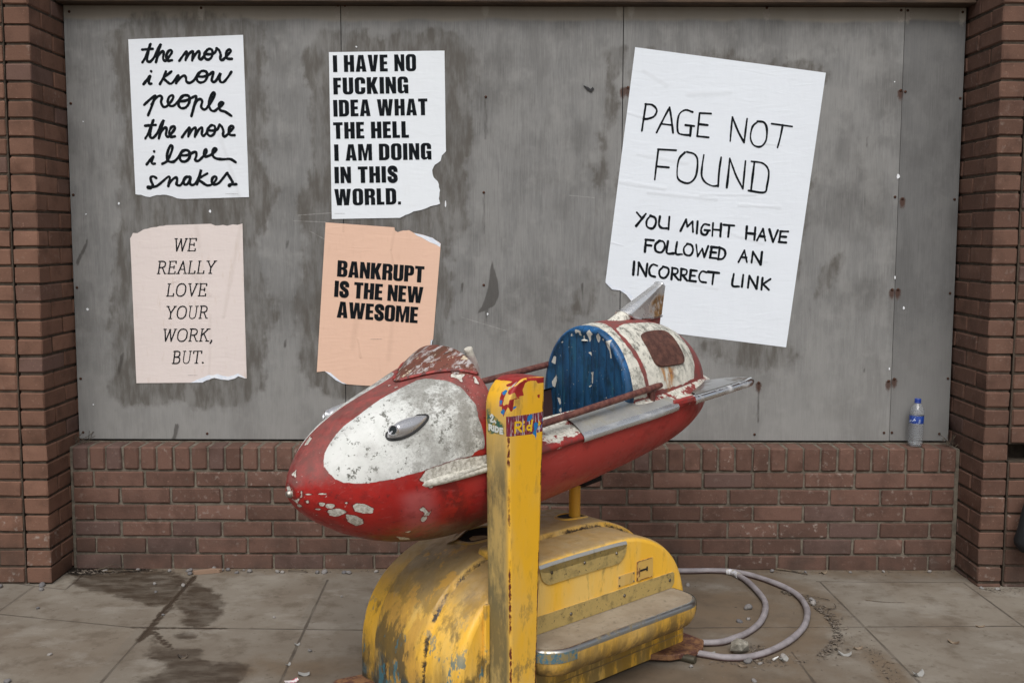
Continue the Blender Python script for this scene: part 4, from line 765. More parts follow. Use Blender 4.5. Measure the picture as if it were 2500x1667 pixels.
# grooved tread
def tread_mat(name, c1, c2, sc, axis):
    m = M(name, .5, .35); wv = m.n("ShaderNodeTexWave", wave_type='BANDS', bands_direction=axis); m.put(wv.inputs[0], m.co()); wv.inputs["Scale"].default_value = sc; wv.inputs["Distortion"].default_value = .6; wv.inputs["Detail"].default_value = 2
    n = m.noise(24, 6, .65); c = m.mix(wv.outputs["Fac"], c1, c2); c = m.mix(m.ramp(n, .48, .74, 0, .65), c, (.10, .078, .04)); c = m.mix(m.mul(m.ramp(m.noise(120, 3), .62, .70), .7), c, (.04, .03, .02))
    m.col(c).bump(wv.outputs["Fac"], .5, .003); return m.mat
TREAD_Y = tread_mat("yellowed_tread", (.46, .33, .11), (.70, .52, .20), 95, 'Z')
mdust = M("dusty_tread", .8, .2); nn = mdust.noise(9, 6, .65); n2 = mdust.noise(60, 4)
mdust.col(mdust.mix(mdust.ramp(n2, .55, .75, 0, .5), mdust.mix(mdust.ramp(nn, .3, .7), (.255, .205, .145), (.345, .295, .225)), (.10, .078, .05))).bump(n2, .3, .003)
DUST = mdust.mat
BOLT = metal("bolt", (.22, .20, .17), .45, (.06, .04, .02), .8)
def rivet(par, uvw, nrm, r=.006, mat=None):
    z = np.array(nrm, float); z /= np.linalg.norm(z); x = np.cross([.3, .2, 1], z); x /= np.linalg.norm(x); y = np.cross(z, x)
    return MB().lathe([(0, .004), (r * .6, .0035), (r, .001), (r, -.002)], 10, M=np.stack([x, y, z], 1), org=uvw).build("rivet", mat or BOLT, parent=par)

# ---- upper step: bent plate over the top edge
us = np.linspace(-.742, -.33, 60)
def topw(u, o=0):
    w_ = .12 + (.37 + o) * np.maximum(0, 1 - np.abs((u - UC) / (UA + o)) ** 2.6) ** (1 / 2.6)
    return np.where(w_ > .466 + o, .466 + o + .014 * (1 - np.exp(-(w_ - .466 - o) / .014)), w_)
P = []
e = np.clip(np.minimum((us + .742), (-.33 - us)) / .055, 0, 1); hang = .060 * np.sqrt(1 - (1 - e) ** 2)
tw = np.minimum(topw(us, -.016), .476)
for (v, dz, k) in [(-.148, .0155, 0), (-.10, .014, 0), (-.03, .011, 0), (-.012, .0085, 0), (.0005, .003, 0), (.0048, -.006, 0)]: P.append(L(us, v + 0 * us, tw + dz))
for q in (.33, .66, 1.): P.append(L(us, .0052 + 0 * us, tw - .006 - hang * q))
mb = MB(); mb.grid(np.array(P[:4]), 1); mb.grid(np.array(P[3:7]), 2); mb.grid(np.array(P[5:]), 0)
mb.build("step_plate", [TREAD_Y, DUST, ALU], parent=base, smooth=50)
for u in (-.69, -.54, -.385): rivet(base, L(u, .0055, .432), L(0, 1, 0), .0055)

# ---- lower step: a bull-nosed shelf
def plan(ins, n=14):
    u0, u1, vv = -.845 + ins, -.072 - ins, .150 - ins; r = .098 - ins * .6
    A = [(u0, -.012)] + [(u0 + r - r * math.cos(t), vv - r + r * math.sin(t)) for t in np.linspace(0, math.pi / 2, n)] + [(u, vv) for u in np.linspace(u0 + r, u1 - r, 24)[1:-1]] + [(u1 - r + r * math.sin(t), vv - r + r * math.cos(t)) for t in np.linspace(0, math.pi / 2, n)] + [(u1, -.012)]
    return np.array(A)
lev = [(.244, .012), (.2425, .005), (.237, .001), (.226, 0), (.205, 0), (.185, .004), (.165, .014), (.150, .032), (.139, .06), (.132, .10)]
mb = MB(); Gs = np.array([L(plan(i)[:, 0], plan(i)[:, 1], w_) for w_, i in lev]); mb.grid(Gs[3:])
mb.grid(np.array([Gs[3], Gs[4] * 0 + Gs[3]])[:1].repeat(1, 0)) if False else None
m, c, ns = yellow_mat("step_yellow", base=(.68, .38, .05), pale=(.64, .40, .11), grime=.75, low=.30)
step = mb.build("step", fin(m, c, ns, b=.4), parent=base, smooth=45)
mb = MB(); mb.grid(Gs[:4]); mb.build("step_nosing", metal("step_nosing", (.50, .50, .48), .3, (.34, .25, .10), .75, sc=22), parent=step, smooth=45)
MB().add(Gs[0], [list(range(Gs.shape[1]))]).build("step_tread", DUST, parent=step, smooth=0)
mblue = M("faded_blue_paint", .6); mblue.col(mblue.mix(mblue.ramp(mblue.noise(70, 5, .7), .40, .58), (.045, .13, .18), (.22, .17, .07)))
for sl, nm in ((slice(0, 16), 0), (slice(-9, None), 1)):            # rubbed blue corners of the nosing
    g = Gs[2:5, sl] if nm == 0 else Gs[1:6, sl]
    c0 = np.array(L(-.46, 0, .2)); d = g - c0; d[..., 2] = 0; d /= np.linalg.norm(d, axis=-1, keepdims=True)
    MB().grid(g + d * .0022).build("corner_cap", mblue.mat, parent=step, smooth=45)
kk = MB(); lp = [(-.845, .246), (-.085, .246), (-.072, .262), (-.072, .296), (-.080, .302), (-.845, .302)]
kk.slab(lp, lambda a, b, t_: L(a, .0035 + t_, b), -.008); kick = kk.build("kick_plate", TREAD_Y, parent=base, smooth=0)
for u in (-.60, -.34, -.098): rivet(base, L(u, .004, .276), L(0, 1, 0), .006)
# two yellow cover plates, one with a rusty keyhole
PLATE = fin(*yellow_mat("plate_yellow", base=(.58, .36, .09), pale=(.60, .42, .16), grime=.4)); PLATE.name = "plate_yellow"
mb = MB(); mb.slab([(-.371, .311), (-.288, .311), (-.288, .349), (-.371, .349)], lambda a, b, t_: L(a, .003 + t_, b), -.006)
lab = mb.build("label_plate", PLATE, parent=base, smooth=0)
for u, w_ in ((-.366, .344), (-.293, .344), (-.366, .316), (-.293, .316)): rivet(lab, L(u, .0034, w_), L(0, 1, 0), .003)
mrust = M("rust", .85); mrust.col(mrust.mix(mrust.ramp(mrust.noise(60, 5, .7), .35, .65), (.085, .030, .014), (.26, .12, .045))).bump(mrust.noise(90, 4), .4, .003)
mre = M("rusty_yellow", .8); mre.col(mre.mix(mre.ramp(mre.noise(55, 5, .75), .44, .54), (.50, .31, .10), (.14, .055, .02))); MRE = mre.mat
mb = MB(); mb.slab([(-.275, .313), (-.193, .313), (-.193, .379), (-.275, .379)], lambda a, b, t_: L(a, .0045 + t_, b), -.008)
lock = mb.build("lock_plate", PLATE, parent=base, smooth=0)
for a, b, c_, d in ((-.276, .3122, -.194, .3142), (-.276, .378, -.2, .3796), (-.2762, .312, -.2728, .380), (-.270, .325, -.262, .356)): MB().box(L(a, .0056, b), L(c_, .002, d)).build("rust_edge", MRE, parent=lock, smooth=0)
mdark = M("dark_hollow", .95); mdark.col((.006, .005, .005))
MB().box(L(-.262, .0062, .3425), L(-.222, .003, .3485)).build("key_slot", mdark.mat, parent=lock, smooth=0); MB().box(L(-.228, .0066, .338), L(-.222, .0035, .353)).build("key_slot", mdark.mat, parent=lock, smooth=0)

# ---- openings in the top of the hump, with the two rockers coming through
def on_top(u, v, d): return L(u, v, topw(u, .020) + d)
def opening(uc, vc, ru, rv, par):
    t = np.linspace(0, 2 * math.pi, 28, endpoint=False); rings = []
    for k, d in ((1.24, -.006), (1.15, .003), (1.06, .005), (1.0, .003), (.95, -.002)):
        u = uc + ru * k * np.sign(np.cos(t)) * np.abs(np.cos(t)) ** .75; rings.append(on_top(u, vc + rv * k * np.sign(np.sin(t)) * np.abs(np.sin(t)) ** .75, d))
    o = MB().grid(np.array(rings), closed=True).build("collar", BASEM, parent=par)
    u = uc + ru * .96 * np.sign(np.cos(t)) * np.abs(np.cos(t)) ** .75
    MB().add(on_top(u, vc + rv * .97 * np.sign(np.sin(t)) * np.abs(np.sin(t)) ** .75, .0015), [list(range(28))]).build("hollow_shade", mdark.mat, parent=o, smooth=0)  # flat dark patch painted on in place of the shade inside the opening
opening(-.325, -.262, .060, .034, base); opening(-.715, -.305, .085, .060, base)
m, c, ns = yellow_mat("tube_yellow", base=(.62, .31, .02), pale=(.60, .33, .05), grime=.5)
TUBE = fin(m, c, ns)
MB().tube([L(-.315, -.255, .46), L(-.315, -.255, .60), L(-.312, -.255, .665)], .0205, 20).build("rocker_tube", TUBE, parent=base)
MB().tube([L(-.68, -.26, .42), L(-.68, -.26, .52), L(-.68, -.26, .62)], .0205, 20).build("rocker_tube", TUBE, parent=base)
# bent flap standing over the front opening, and a worn lug
fl = np.array([[L(-.835 + .02 * a + .20 * b, -.345 - .035 * b + .03 * a, .478 + .026 * b + .040 * a - .025 * a * (1 - b) + .008 * math.sin(3 * b)) for a in np.linspace(0, 1, 6)] for b in np.linspace(0, 1, 10)])
mb = MB(); mb.grid(fl); mb.grid(fl + L(0, 0, -.006)); mb.build("lifted_flap", BASEM, parent=base)
mb = MB(); mb.lathe([(0, .022), (.016, .021), (.026, .013), (.030, 0), (.028, -.014)], 18, org=L(-.80, -.175, .478)); mb.build("lug", BASEM, parent=base)

# ---- feet of the steel frame under the base
mred = M("red_oxide", .7); mred.col(mred.mix(mred.ramp(mred.noise(30, 6, .7), .40, .62), (.085, .030, .022), (.26, .13, .055))).bump(mred.noise(60, 4), .3, .003)
mb = MB(); mb.slab([(.057, -.043), (.052, .045), (-.003, .083), (-.066, .088), (-.15, .055), (-.2, .0), (-.2, -.3), (.03, -.3), (.06, -.2)], lambda a, b, t_: L(a, b, .010 + t_), .022)
mb.build("frame_foot", mred.mat, parent=ride, smooth=30, bevel=.004)
mb = MB(); mb.tube([L(-.105, .03, .013), L(-.085, .112, .013)], .0135, 18); mb.build("caster", metal("caster_metal", (.20, .19, .15), .5, (.08, .06, .03), .8), parent=ride)
mb = MB(); mb.slab([(-1.19, -.50), (-1.145, -.53), (-1.03, -.50), (-1.03, -.40), (-1.14, -.415), (-1.185, -.45)], lambda a, b, t_: L(a, b, .006 + t_), .045)
mb.build("frame_foot", mred.mat, parent=ride, smooth=30, bevel=.010, seg=3)

# ---- coin post
def post_outline(n=12, ins=0.):
    A = [(-.850 - .0, -.02), (-.8185, 1.0715 - ins)] 
    A += [(-.882, 1.076 - ins)]
    cx, cz, rx, rz = -.885, 0.985, .081, .090
    A += [(cx - rx * math.sin(t), cz + (rz - ins) * math.cos(t)) for t in np.linspace(.1, math.pi / 2, n)]
    A += [(-.951, -.02)]
    return A
def densify(A, d):
    out = []
    for i, p in enumerate(A):
        q = A[(i + 1) % len(A)]; k = max(1, int(math.hypot(q[0] - p[0], q[1] - p[1]) / d))
        out += [(p[0] + (q[0] - p[0]) * t / k, p[1] + (q[1] - p[1]) * t / k) for t in range(k)]
    return out
# front and back faces as fine grids clipped to the outline by columns
NW = 44
wsamp = np.concatenate([np.linspace(-.02, .80, 60), np.linspace(.804, 1.0759, 120)])
def post_edges(w_):
    r = np.interp(w_, [0, .148, 1.035, 1.0715], [-.850, -.847, -.819, -.8185]); l = np.interp(w_, [0, .178, .985], [-.951, -.953, -.966])
    h = np.clip((w_ - .985) / .091, 0, 1); l = np.where(w_ > .985, -.885 - .081 * np.sqrt(np.maximum(0, 1 - h * h)), l)
    r = np.where(w_ > 1.0715, np.interp(w_, [1.0715, 1.0765], [-.8185, -.885]), r); return l, np.maximum(r, l + 1e-4)
lft, rgt = post_edges(wsamp); RB = .009
vsec = [(.0, RB), (.001, RB * .45), (.0035, RB * .12), (RB, 0.), (.02, 0), (.03, 0), (.04, 0), (.05, 0), (.06, 0), (.07, 0), (.08, 0), (.1 - RB, 0.), (.0965, RB * .12), (.099, RB * .45), (.1, RB)]
cu = (lft + rgt) / 2
def ring_pts(ins):      # outline of the post (left edge up, over, right edge down), shrunk by ins
    l = np.minimum(lft + ins, cu); r = np.maximum(rgt - ins, cu); top = 1.0759 - ins; wl = np.minimum(wsamp, top)
    return np.concatenate([np.stack([l, wl], 1), np.stack([r, wl], 1)[::-1]])
mb = MB(); rows = []
for v, ins in vsec:
    q = ring_pts(ins); rows.append(np.stack([q[:, 0], np.full(len(q), v), q[:, 1]], 1))
rows = np.array(rows)
ts = np.linspace(0, 1, NW); q = ring_pts(RB); nW = len(wsamp); l, r = q[:nW], q[nW:][::-1]
FR = np.stack([l[:, None, 0] + (r - l)[:, None, 0] * ts, np.full((nW, NW), .1), l[:, None, 1] + 0 * ts], -1)
def post_attr(P):
    P = P.reshape(-1, 3); u, v, w_ = P.T; isf = v > .088; out = {}
    left = (~isf) & (u < np.interp(w_, [0, 1.08], [-.90, -.90]))
    fr_ = lambda polys, e=0: np.where(v > .09, sdfs(u, w_, polys), -1.)
    lf_ = lambda polys: np.where((u < -.86) & (v < .094), sdfs(v, w_, polys), -1.)
    out["red"] = np.maximum.reduce([fr_(P_RED), lf_(L_RED), np.where((w_ > 1.060) & (v < .094), np.minimum((w_ - 1.064) * 1.2, .006 + (u + .905) * .12), -1.)]); out["band"] = fr_(P_BAND); out["blue"] = np.maximum(fr_(P_BLUE), lf_(L_BLUE)); out["green"] = lf_(L_GREEN); out["grey"] = np.maximum(lf_(L_GREY), fr_(P_PLATE))
    out["side"] = np.clip((1.03 - w_) / .22, 0, 1) * np.where(u < (np.interp(w_, [0, .985], [-.951, -.966]) + .02), 1 - np.clip((v - .085) / .012, 0, 1), 0.) * 1.
    dl = np.abs(u - np.interp(w_, [0, .148, 1.07], [-.850, -.847, -.8185])); dr = np.hypot(u - np.interp(w_, [0, .178, .985], [-.951, -.953, -.966]), v - .1)
    out["edge"] = np.where(w_ < 1.0, np.maximum(.0075 - dl, .005 - dr), -1.) 
    return out
fl3 = lambda A: L(A[..., 0], A[..., 1], A[..., 2])
mb.grid(fl3(rows), 0, **post_attr(rows)); mb.grid(fl3(FR), 0, **post_attr(FR))
m, c, ns = yellow_mat("post_yellow", base=(.78, .42, .018), pale=(.70, .43, .10), grime=.55)
_, _, z_ = m.xyz(); side = m.attr("side")
c = m.mix(m.mul(side, .85), c, m.mix(m.ramp(ns[3], .3, .7), (.36, .285, .13), (.50, .37, .15)))
gg = m.mul(m.mul(side, m.ramp(m.noise(17, 6, .7, (1, 1, .35)), .38, .58)), m.ramp(z_, 1.0, .72))
c = m.mix(m.mul(gg, .75), c, (.085, .085, .055))
lowg = m.mul(m.mul(m.inv(side), m.ramp(m.noise(19, 6, .7, (1, 1, .6)), .54, .64)), m.ramp(z_, .62, .25))
c = m.mix(m.mul(lowg, .65), c, (.15, .115, .055))
c = m.mix(m.mul(m.edge("edge", .008, 60, .0012), m.ramp(m.noise(9, 4), .40, .52)), c, (.105, .018, .010))
RED_ = m.mix(m.ramp(m.noise(24, 5), .3, .7), (.23, .012, .012), (.36, .020, .016))
c = m.mix(m.edge("green", .012, 60, .002), c, m.mix(m.ramp(m.noise(60, 5, .7), .45, .58), (.020, .105, .075), (.34, .25, .06)))
red = m.edge("red", .004, 70, .0007); c = m.mix(red, c, RED_)
st_ = m.noise(240, 3, .6, (1, 1, .06)); bnd = m.edge("band", .0015, 90, .0007)
bc = m.mix(m.ramp(st_, .53, .60), m.mix(m.ramp(m.noise(30, 4), .4, .6), (.20, .018, .025), (.14, .02, .05)), (.55, .52, .55)); bc = m.mix(m.ramp(m.noise(45, 4, .6, (1, 1, .5)), .62, .66), bc, (.10, .20, .36))
c = m.mix(bnd, c, bc)
c = m.mix(m.edge("grey", .003, 70, .0007), c, (.47, .46, .44)); blu = m.edge("blue", .0025, 80, .0007); c = m.mix(blu, c, (.012, .165, .42))
m.bump(m.add(m.add(m.mul(red, -.5), m.mul(bnd, .4)), m.add(m.mul(blu, -.7), m.mul(ns[1], .3))), .5, .0016)
m.col(c); m.set("Roughness", m.ramp(ns[1], .4, .7, .30, .6))
post = mb.build("coin_post", m.mat, parent=ride, smooth=45)
def ptext(mat, strokes_, wd, to3, name):
    mb = MB()
    for s in strokes_:
        P = catmull(s, 6 if len(s) > 2 else 4); n = len(P); T = np.gradient(P, axis=0); T /= np.linalg.norm(T, axis=1)[:, None]; N = np.stack([-T[:, 1], T[:, 0]], 1)
        ptext.k += 1; d = .0008 + ptext.k * 2e-5
        A = [to3(*p, d) for p in P + N * wd / 2] + [to3(*p, d) for p in P - N * wd / 2]
        mb.add(A, [[i, i + 1, n + i + 1, n + i] for i in range(n - 1)])
        e0, e1 = P[0] - T[0] * wd * .4, P[-1] + T[-1] * wd * .4
        mb.add([to3(*(P[0] + N[0] * wd / 2), d), to3(*(P[0] - N[0] * wd / 2), d), to3(*(e0 - N[0] * wd / 2), d), to3(*(e0 + N[0] * wd / 2), d)], [[0, 1, 2, 3]])
        mb.add([to3(*(P[-1] + N[-1] * wd / 2), d), to3(*(P[-1] - N[-1] * wd / 2), d), to3(*(e1 - N[-1] * wd / 2), d), to3(*(e1 + N[-1] * wd / 2), d)], [[0, 1, 2, 3]])
    mb.build(name, mat, parent=post, smooth=0)
ptext.k = 0
my = M("yellow_letters", .5); my.col((.76, .46, .012)); mw = M("white_letters", .6); mw.col((.62, .64, .60))
ptext(my.mat, T_RID, .0066, lambda a, b, d: L(a, .1 + d, b), "lettering")
lx = lambda w_: np.interp(w_, [0, .178, .985], [-.951, -.953, -.966])
for T_ in (T_2, T_RIDE): ptext(mw.mat, T_, .0058, lambda a, b, d: L(lx(b) - d, min(max(a, .004), .096), b), "lettering")
# bracket board between post and base
mb = MB(); mb.box(L(-.975, .012, .02), L(-.955, -.0005, .395), .003); mb.build("post_bracket", BASEM, parent=post, smooth=30)

LIP = [[(-.640,.012),(-.617,.035),(-.576,.037),(-.508,.039),(-.40,.027),(-.36,.02),(-.36,-.014),(-.50,-.014),(-.59,-.013),(-.611,-.020),(-.620,.0)]]
# ---- rocket: hull with open cockpit
BETA = R(6)
def Q(P): P = np.asarray(P, float).copy(); P[..., 1] *= -1; return P          # rocket frame (x tail, y near, z up) to object axes
def rob(mb, name, mats, parent, **k): return mb.build(name, mats, parent=parent, **k)
XN = -.362
s_cut = float(np.interp(XN, HX, HS)); 
for _ in range(40):
    s_cut -= (float(curve(HS, HX, np.array([s_cut]))[0]) - XN) * .5
mb = MB()
def hull_attr(P, pa):
    """pa: (x, arc) in the paint plan"""
    x, a = pa; d = dict(white=sdfs(x, np.where(a > 0, np.minimum(a, math.pi * .23 - a), a), NOSE_WHITE), chip=np.maximum(sdfs(x, a, CHIPS), sdfs(x, a, LIP)), fade=np.zeros(x.shape))
    return {k: v.ravel() for k, v in d.items()}
ss = np.concatenate([np.linspace(0, .10, 36)[:-1] ** 1.0, np.linspace(.10, s_cut, 170)]); aa = np.linspace(0, math.pi, 210)
SS, AA = np.meshgrid(ss, aa, indexing='ij'); P = np.stack(nose(SS, AA), -1)
mb.grid(Q(P), 0, **hull_attr(P, (P[..., 0], AA * .23)))
ss = np.concatenate([np.linspace(0, .10, 36)[:-1], np.linspace(.10, .76, 200)]); aa = np.linspace(-math.pi, 0, 190)
SS, AA = np.meshgrid(ss, aa, indexing='ij'); P = np.stack(nose(SS, AA), -1)
mb.grid(Q(P), 0, **hull_attr(P, (P[..., 0], AA * .23)))
xx = np.concatenate([np.linspace(-.20, .80, 90)[:-1], np.linspace(.80, .885, 40)]); aa = np.linspace(-math.pi, 0, 120); XX, AA = np.meshgrid(xx, aa, indexing='ij'); P = np.stack(hull(XX, AA), -1)
mb.grid(Q(P), 0, **hull_attr(P, (P[..., 0], AA * .23)))
# rolled rim where the nose ends at the cockpit, and the dark inside
aa = np.linspace(0, math.pi, 60); rim = np.stack(nose(np.full(60, s_cut), aa), -1); ce = np.array([XN, 0, .02])
inn = [rim, rim + (.010, 0, 0) + (ce - rim) * .006, rim + (.012, 0, 0) + (ce - rim) * .03, rim + (.004, 0, 0) + (ce - rim) * .055, rim + (-.30, 0, 0) + (ce - rim) * .35]
mb.grid(Q(np.array(inn)), 0, white=-1., chip=-1., fade=0.)
m = M("rocket_red", .45, spec=.4); X_, Y_, Z_ = m.xyz(); n1 = m.noise(5, 5, .6); n2 = m.noise(26, 6, .68); n3 = m.noise(140, 4, .65)
c = m.mix(m.ramp(n1, .35, .65), (.40, .018, .014), (.30, .014, .012))
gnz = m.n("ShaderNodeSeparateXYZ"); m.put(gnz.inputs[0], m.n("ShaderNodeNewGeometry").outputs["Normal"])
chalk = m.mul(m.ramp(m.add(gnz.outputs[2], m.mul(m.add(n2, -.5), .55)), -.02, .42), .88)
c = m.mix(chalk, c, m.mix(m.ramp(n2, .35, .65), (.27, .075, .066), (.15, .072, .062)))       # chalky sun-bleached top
bw_ = m.mul(m.add(m.noise(8, 4), -.5), .05); bandx = m.ramp(m.ma('ABSOLUTE', m.add(m.add(m.add(X_, .655), m.mul(Z_, .25)), bw_)), .075, .020); bandz = m.mul(m.ramp(Z_, -.002, -.035), m.ramp(m.add(Z_, m.mul(m.add(n2, -.5), .1)), -.235, -.13))
c = m.mix(m.mul(m.mul(bandx, bandz), .55), c, (.42, .12, .12))                                    # rubbed pale strips
b2 = m.ramp(m.ma('ABSOLUTE', m.add(m.add(X_, .44), m.mul(Z_, .5))), .10, .02); c = m.mix(m.mul(m.mul(b2, bandz), .32), c, (.36, .07, .07))
c = m.mix(m.mul(m.ramp(m.add(X_, m.mul(n1, .2)), -.35, -.1), .75), c, (.40, .052, .042))
b3 = m.mul(m.ramp(m.ma('ABSOLUTE', m.add(m.add(X_, .56), m.mul(Z_, .4))), .05, .02), m.mul(m.ramp(n2, .42, .56), m.ramp(Z_, .0, -.03))); c = m.mix(m.mul(b3, .55), c, (.05, .008, .008))
kb = m.mul(m.ramp(m.add(Z_, m.mul(m.add(n2, -.5), .12)), -.115, -.20), m.ramp(X_, -.22, -.40)); c = m.mix(m.mul(kb, .93), c, (.035, .014, .010))   # nose keel: grime plus underside shade painted into the red
c = m.mix(m.mul(m.ramp(m.noise(18, 6, .7, (.5, 1, 1)), .50, .68), .55), c, (.16, .012, .011)); c = m.mix(m.mul(m.ramp(m.noise(70, 6, .75, (.25, 1, 1)), .56, .66), .35), c, (.44, .10, .09)); c = m.mix(m.mul(m.ramp(m.noise(40, 5, .7), .58, .68), .5), c, (.07, .018, .016)); c = m.mix(m.mul(m.ramp(n3, .72, .78), .4), c, (.5, .42, .38))
wm = m.edge("white", .0035, 70, .0012)
wc = m.mix(m.ramp(n2, .35, .7), (.60, .61, .58), (.72, .725, .70))
mo = m.mul(m.ramp(m.add(m.noise(130, 5, .8), m.mul(m.add(n2, -.5), .35)), .44, .62), m.ramp(m.add(m.mul(m.add(X_, .66), 1.7), m.mul(n1, 1.)), .30, .85))
wc = m.mix(m.mul(mo, .85), wc, (.115, .112, .098)); wc = m.mix(m.mul(m.mul(m.ramp(m.noise(34, 4, .8), .56, .63), m.ramp(m.noise(160, 3), .36, .52)), .88), wc, (.075, .075, .058))
xr_ = m.ramp(m.add(X_, m.mul(n1, .35)), -.62, -.25); wc = m.mix(m.mul(m.ramp(m.add(m.noise(13, 6, .7), m.mul(xr_, .12)), .46, .66), m.add(.38, m.mul(xr_, .50))), wc, (.24, .235, .21)); wc = m.mix(m.mul(m.mul(m.ramp(m.noise(55, 6, .8), .56, .66), xr_), .7), wc, (.115, .112, .098))
c = m.mix(wm, c, wc)
rim_ = m.edge("chip", .0045, 70, .0012, off=.0028); c = m.mix(m.mul(rim_, .75), c, (.12, .016, .013)); ch = m.edge("chip", .0052, 75, .0008); c = m.mix(ch, c, m.mix(m.ramp(m.noise(90, 6, .75), .38, .64), (.66, .64, .58), (.33, .31, .26)))
spk = m.mul(m.mul(m.ramp(m.noise(110, 4, .75), .64, .68), m.ramp(X_, -.50, -.40)), m.ramp(Z_, .13, .17)); c = m.mix(m.mul(spk, .9), c, (.66, .63, .60))
spk = m.mul(m.ramp(m.noise(60, 4, .8), .66, .69), m.ramp(X_, -.80, -.86)); c = m.mix(m.mul(spk, .9), c, (.66, .63, .58))
m.col(c); m.set("Roughness", m.mx(m.ramp(n2, .4, .7, .34, .58), m.mul(m.mx(wm, chalk), .72)))
m.bump(m.add(m.add(m.mul(wm, .5), m.mul(ch, -.6)), m.add(m.mul(n2, .25), m.mul(n3, .2))), .35, .0025)
HULL = m.mat
rocket = mb.build("rocket_body", HULL, parent=ride, smooth=50)
rocket.location = L(-.54, -.25, .85); rocket.rotation_euler = (0, -BETA, 0)

# sponson deck: lip along the belt, running from the nose flank to the tail
mdk = M("deck_paint", .6); X_, Y_, Z_ = mdk.xyz(); n1 = mdk.noise(13, 6, .7); n2 = mdk.noise(80, 4)
kred = mdk.mx(mdk.ramp(mdk.add(n1, 0.), .53, .56), mdk.ramp(mdk.add(mdk.ma('ABSOLUTE', Y_), mdk.mul(mdk.add(n1, -.5), .09)), .250, .2545)); kred = mdk.mul(kred, mdk.ramp(X_, -.36, -.30))
cw = mdk.mix(mdk.ramp(n2, .4, .7), (.60, .58, .51), (.34, .33, .28)); cr = mdk.mix(mdk.ramp(n1, .4, .7), (.30, .018, .015), (.14, .035, .030))
mdk.col(mdk.mix(kred, cw, cr)).bump(kred, -.3, .003)
def edge_y(x): return curve([-.66, -.60, -.52, -.40, -.2, .1, .45, .60, .72, .80, .86, .895], [.196, .228, .247, .259, .264, .267, .266, .250, .206, .155, .095, .02], x)
def in_y(x): return curve([-.66, -.40, -.36, .25, .30, .50, .65, .76, .83, .89], [.180, .215, .165, .165, .190, .190, .170, .120, .055, .0], x)
mb = MB()
for sg in (1, -1):
    x = np.concatenate([np.linspace(-.655, -.372, 30), np.linspace(-.37, .885, 110)]); yo, yi = edge_y(x), in_y(x); rise = np.clip((x + .45) / .2, 0, 1)
    zi = .012 + .040 * rise * np.clip((.95 - x) / .25, 0, 1)
    sec = [(yo - .016, -.017 + 0 * x), (yo - .004, -.013 + 0 * x), (yo, -.005 + 0 * x), (yo - .003, .004 + 0 * x), (yo - .014, .009 + 0 * x), (yo * .55 + yi * .45 - .004, .009 + .45 * (zi - .009)), (yi, zi)]
    mb.grid(Q(np.stack([np.stack([x, sg * np.maximum(y, 0), z], -1) for y, z in sec])), 0)
deck = mb.build("deck", mdk.mat, parent=rocket, smooth=50)
# flaking putty lump where the deck dies into the nose
t = np.linspace(0, 2 * math.pi, 16, endpoint=False); mb = MB(); rows = []
for k in np.linspace(0, 1, 16):
    x = -.660 + .30 * k; rr = .0075 * math.sin(min(1, k * 2.2 + .12) * math.pi / 2) * (1 - .45 * k); yy = float(edge_y(np.array([x]))[0]) - .006
    rows.append([(x, yy + rr * .9 * math.cos(a) * random.uniform(.7, 1.25), .004 - .010 * (1 - k) * math.sin(6 * k) + rr * 1.15 * math.sin(a) * random.uniform(.7, 1.25)) for a in t])
mb.grid(Q(np.array(rows)), closed=True)
mpt = M("flaking_putty", .85); mpt.col(mpt.mix(mpt.ramp(mpt.noise(60, 5, .7), .35, .7), (.62, .60, .53), (.27, .26, .22))).bump(mpt.noise(50, 5, .7), .8, .006)
mb.build("putty", mpt.mat, parent=rocket, smooth=60)
# cockpit tub
mtub = M("cockpit_dark", .8); mtub.col((.035, .012, .012))
x = np.linspace(-.372, .27, 20); tub = np.stack([np.stack([x, np.full(20, y), np.full(20, z)], -1) for y, z in [(-.165, .05), (-.160, -.08), (-.12, -.15), (0, -.16), (.12, -.15), (.160, -.08), (.165, .05)]])
MB().grid(Q(tub)).build("cockpit", mtub.mat, parent=rocket)
# bright foot plate over the near and far deck
for sg in (1, -1):
    x = np.linspace(-.022, .462, 60); e = np.clip(np.minimum(x + .022, .462 - x) / .06, 0, 1); cut = .045 * (1 - np.sqrt(1 - (1 - e) ** 2))
    yo = edge_y(x) + .0025; 
    xs2 = lambda k: x - np.where(x < .2, 1, -1) * 0
    sec = [(yo - .010, -.021), (yo - .001, -.016), (yo + .002, -.006), (yo - .001, .0045), (yo - .012, .0118), (yo * .72 + .165 * .28, .024), (yo * .38 + .165 * .62, .040), (.160 + 0 * x, .0575)]
    shear = [0, 0, 0, 0, .004, .012, .022, .03]
    rows = [np.stack([x - sh_ * np.clip((.22 - x) / .24, -1, 1) * -1.2 if False else x + sh_ * np.clip((x - .22) / .24, -1, 1) * -.55, sg * (y + 0 * x), z + 0 * x], -1) for (y, z), sh_ in zip(sec, shear)]
    PL_ = np.stack(rows); NOSE_ = bpy.data.materials.get("bright_edge") or metal("bright_edge", (.78, .79, .79), .24, (.5, .49, .46), .3, (1, 12, 1), metalness=.9)
    MB().grid(Q(PL_[:5]), 1).grid(Q(PL_[4:]), 0).build("foot_plate", [ALU, NOSE_], parent=rocket, smooth=50)
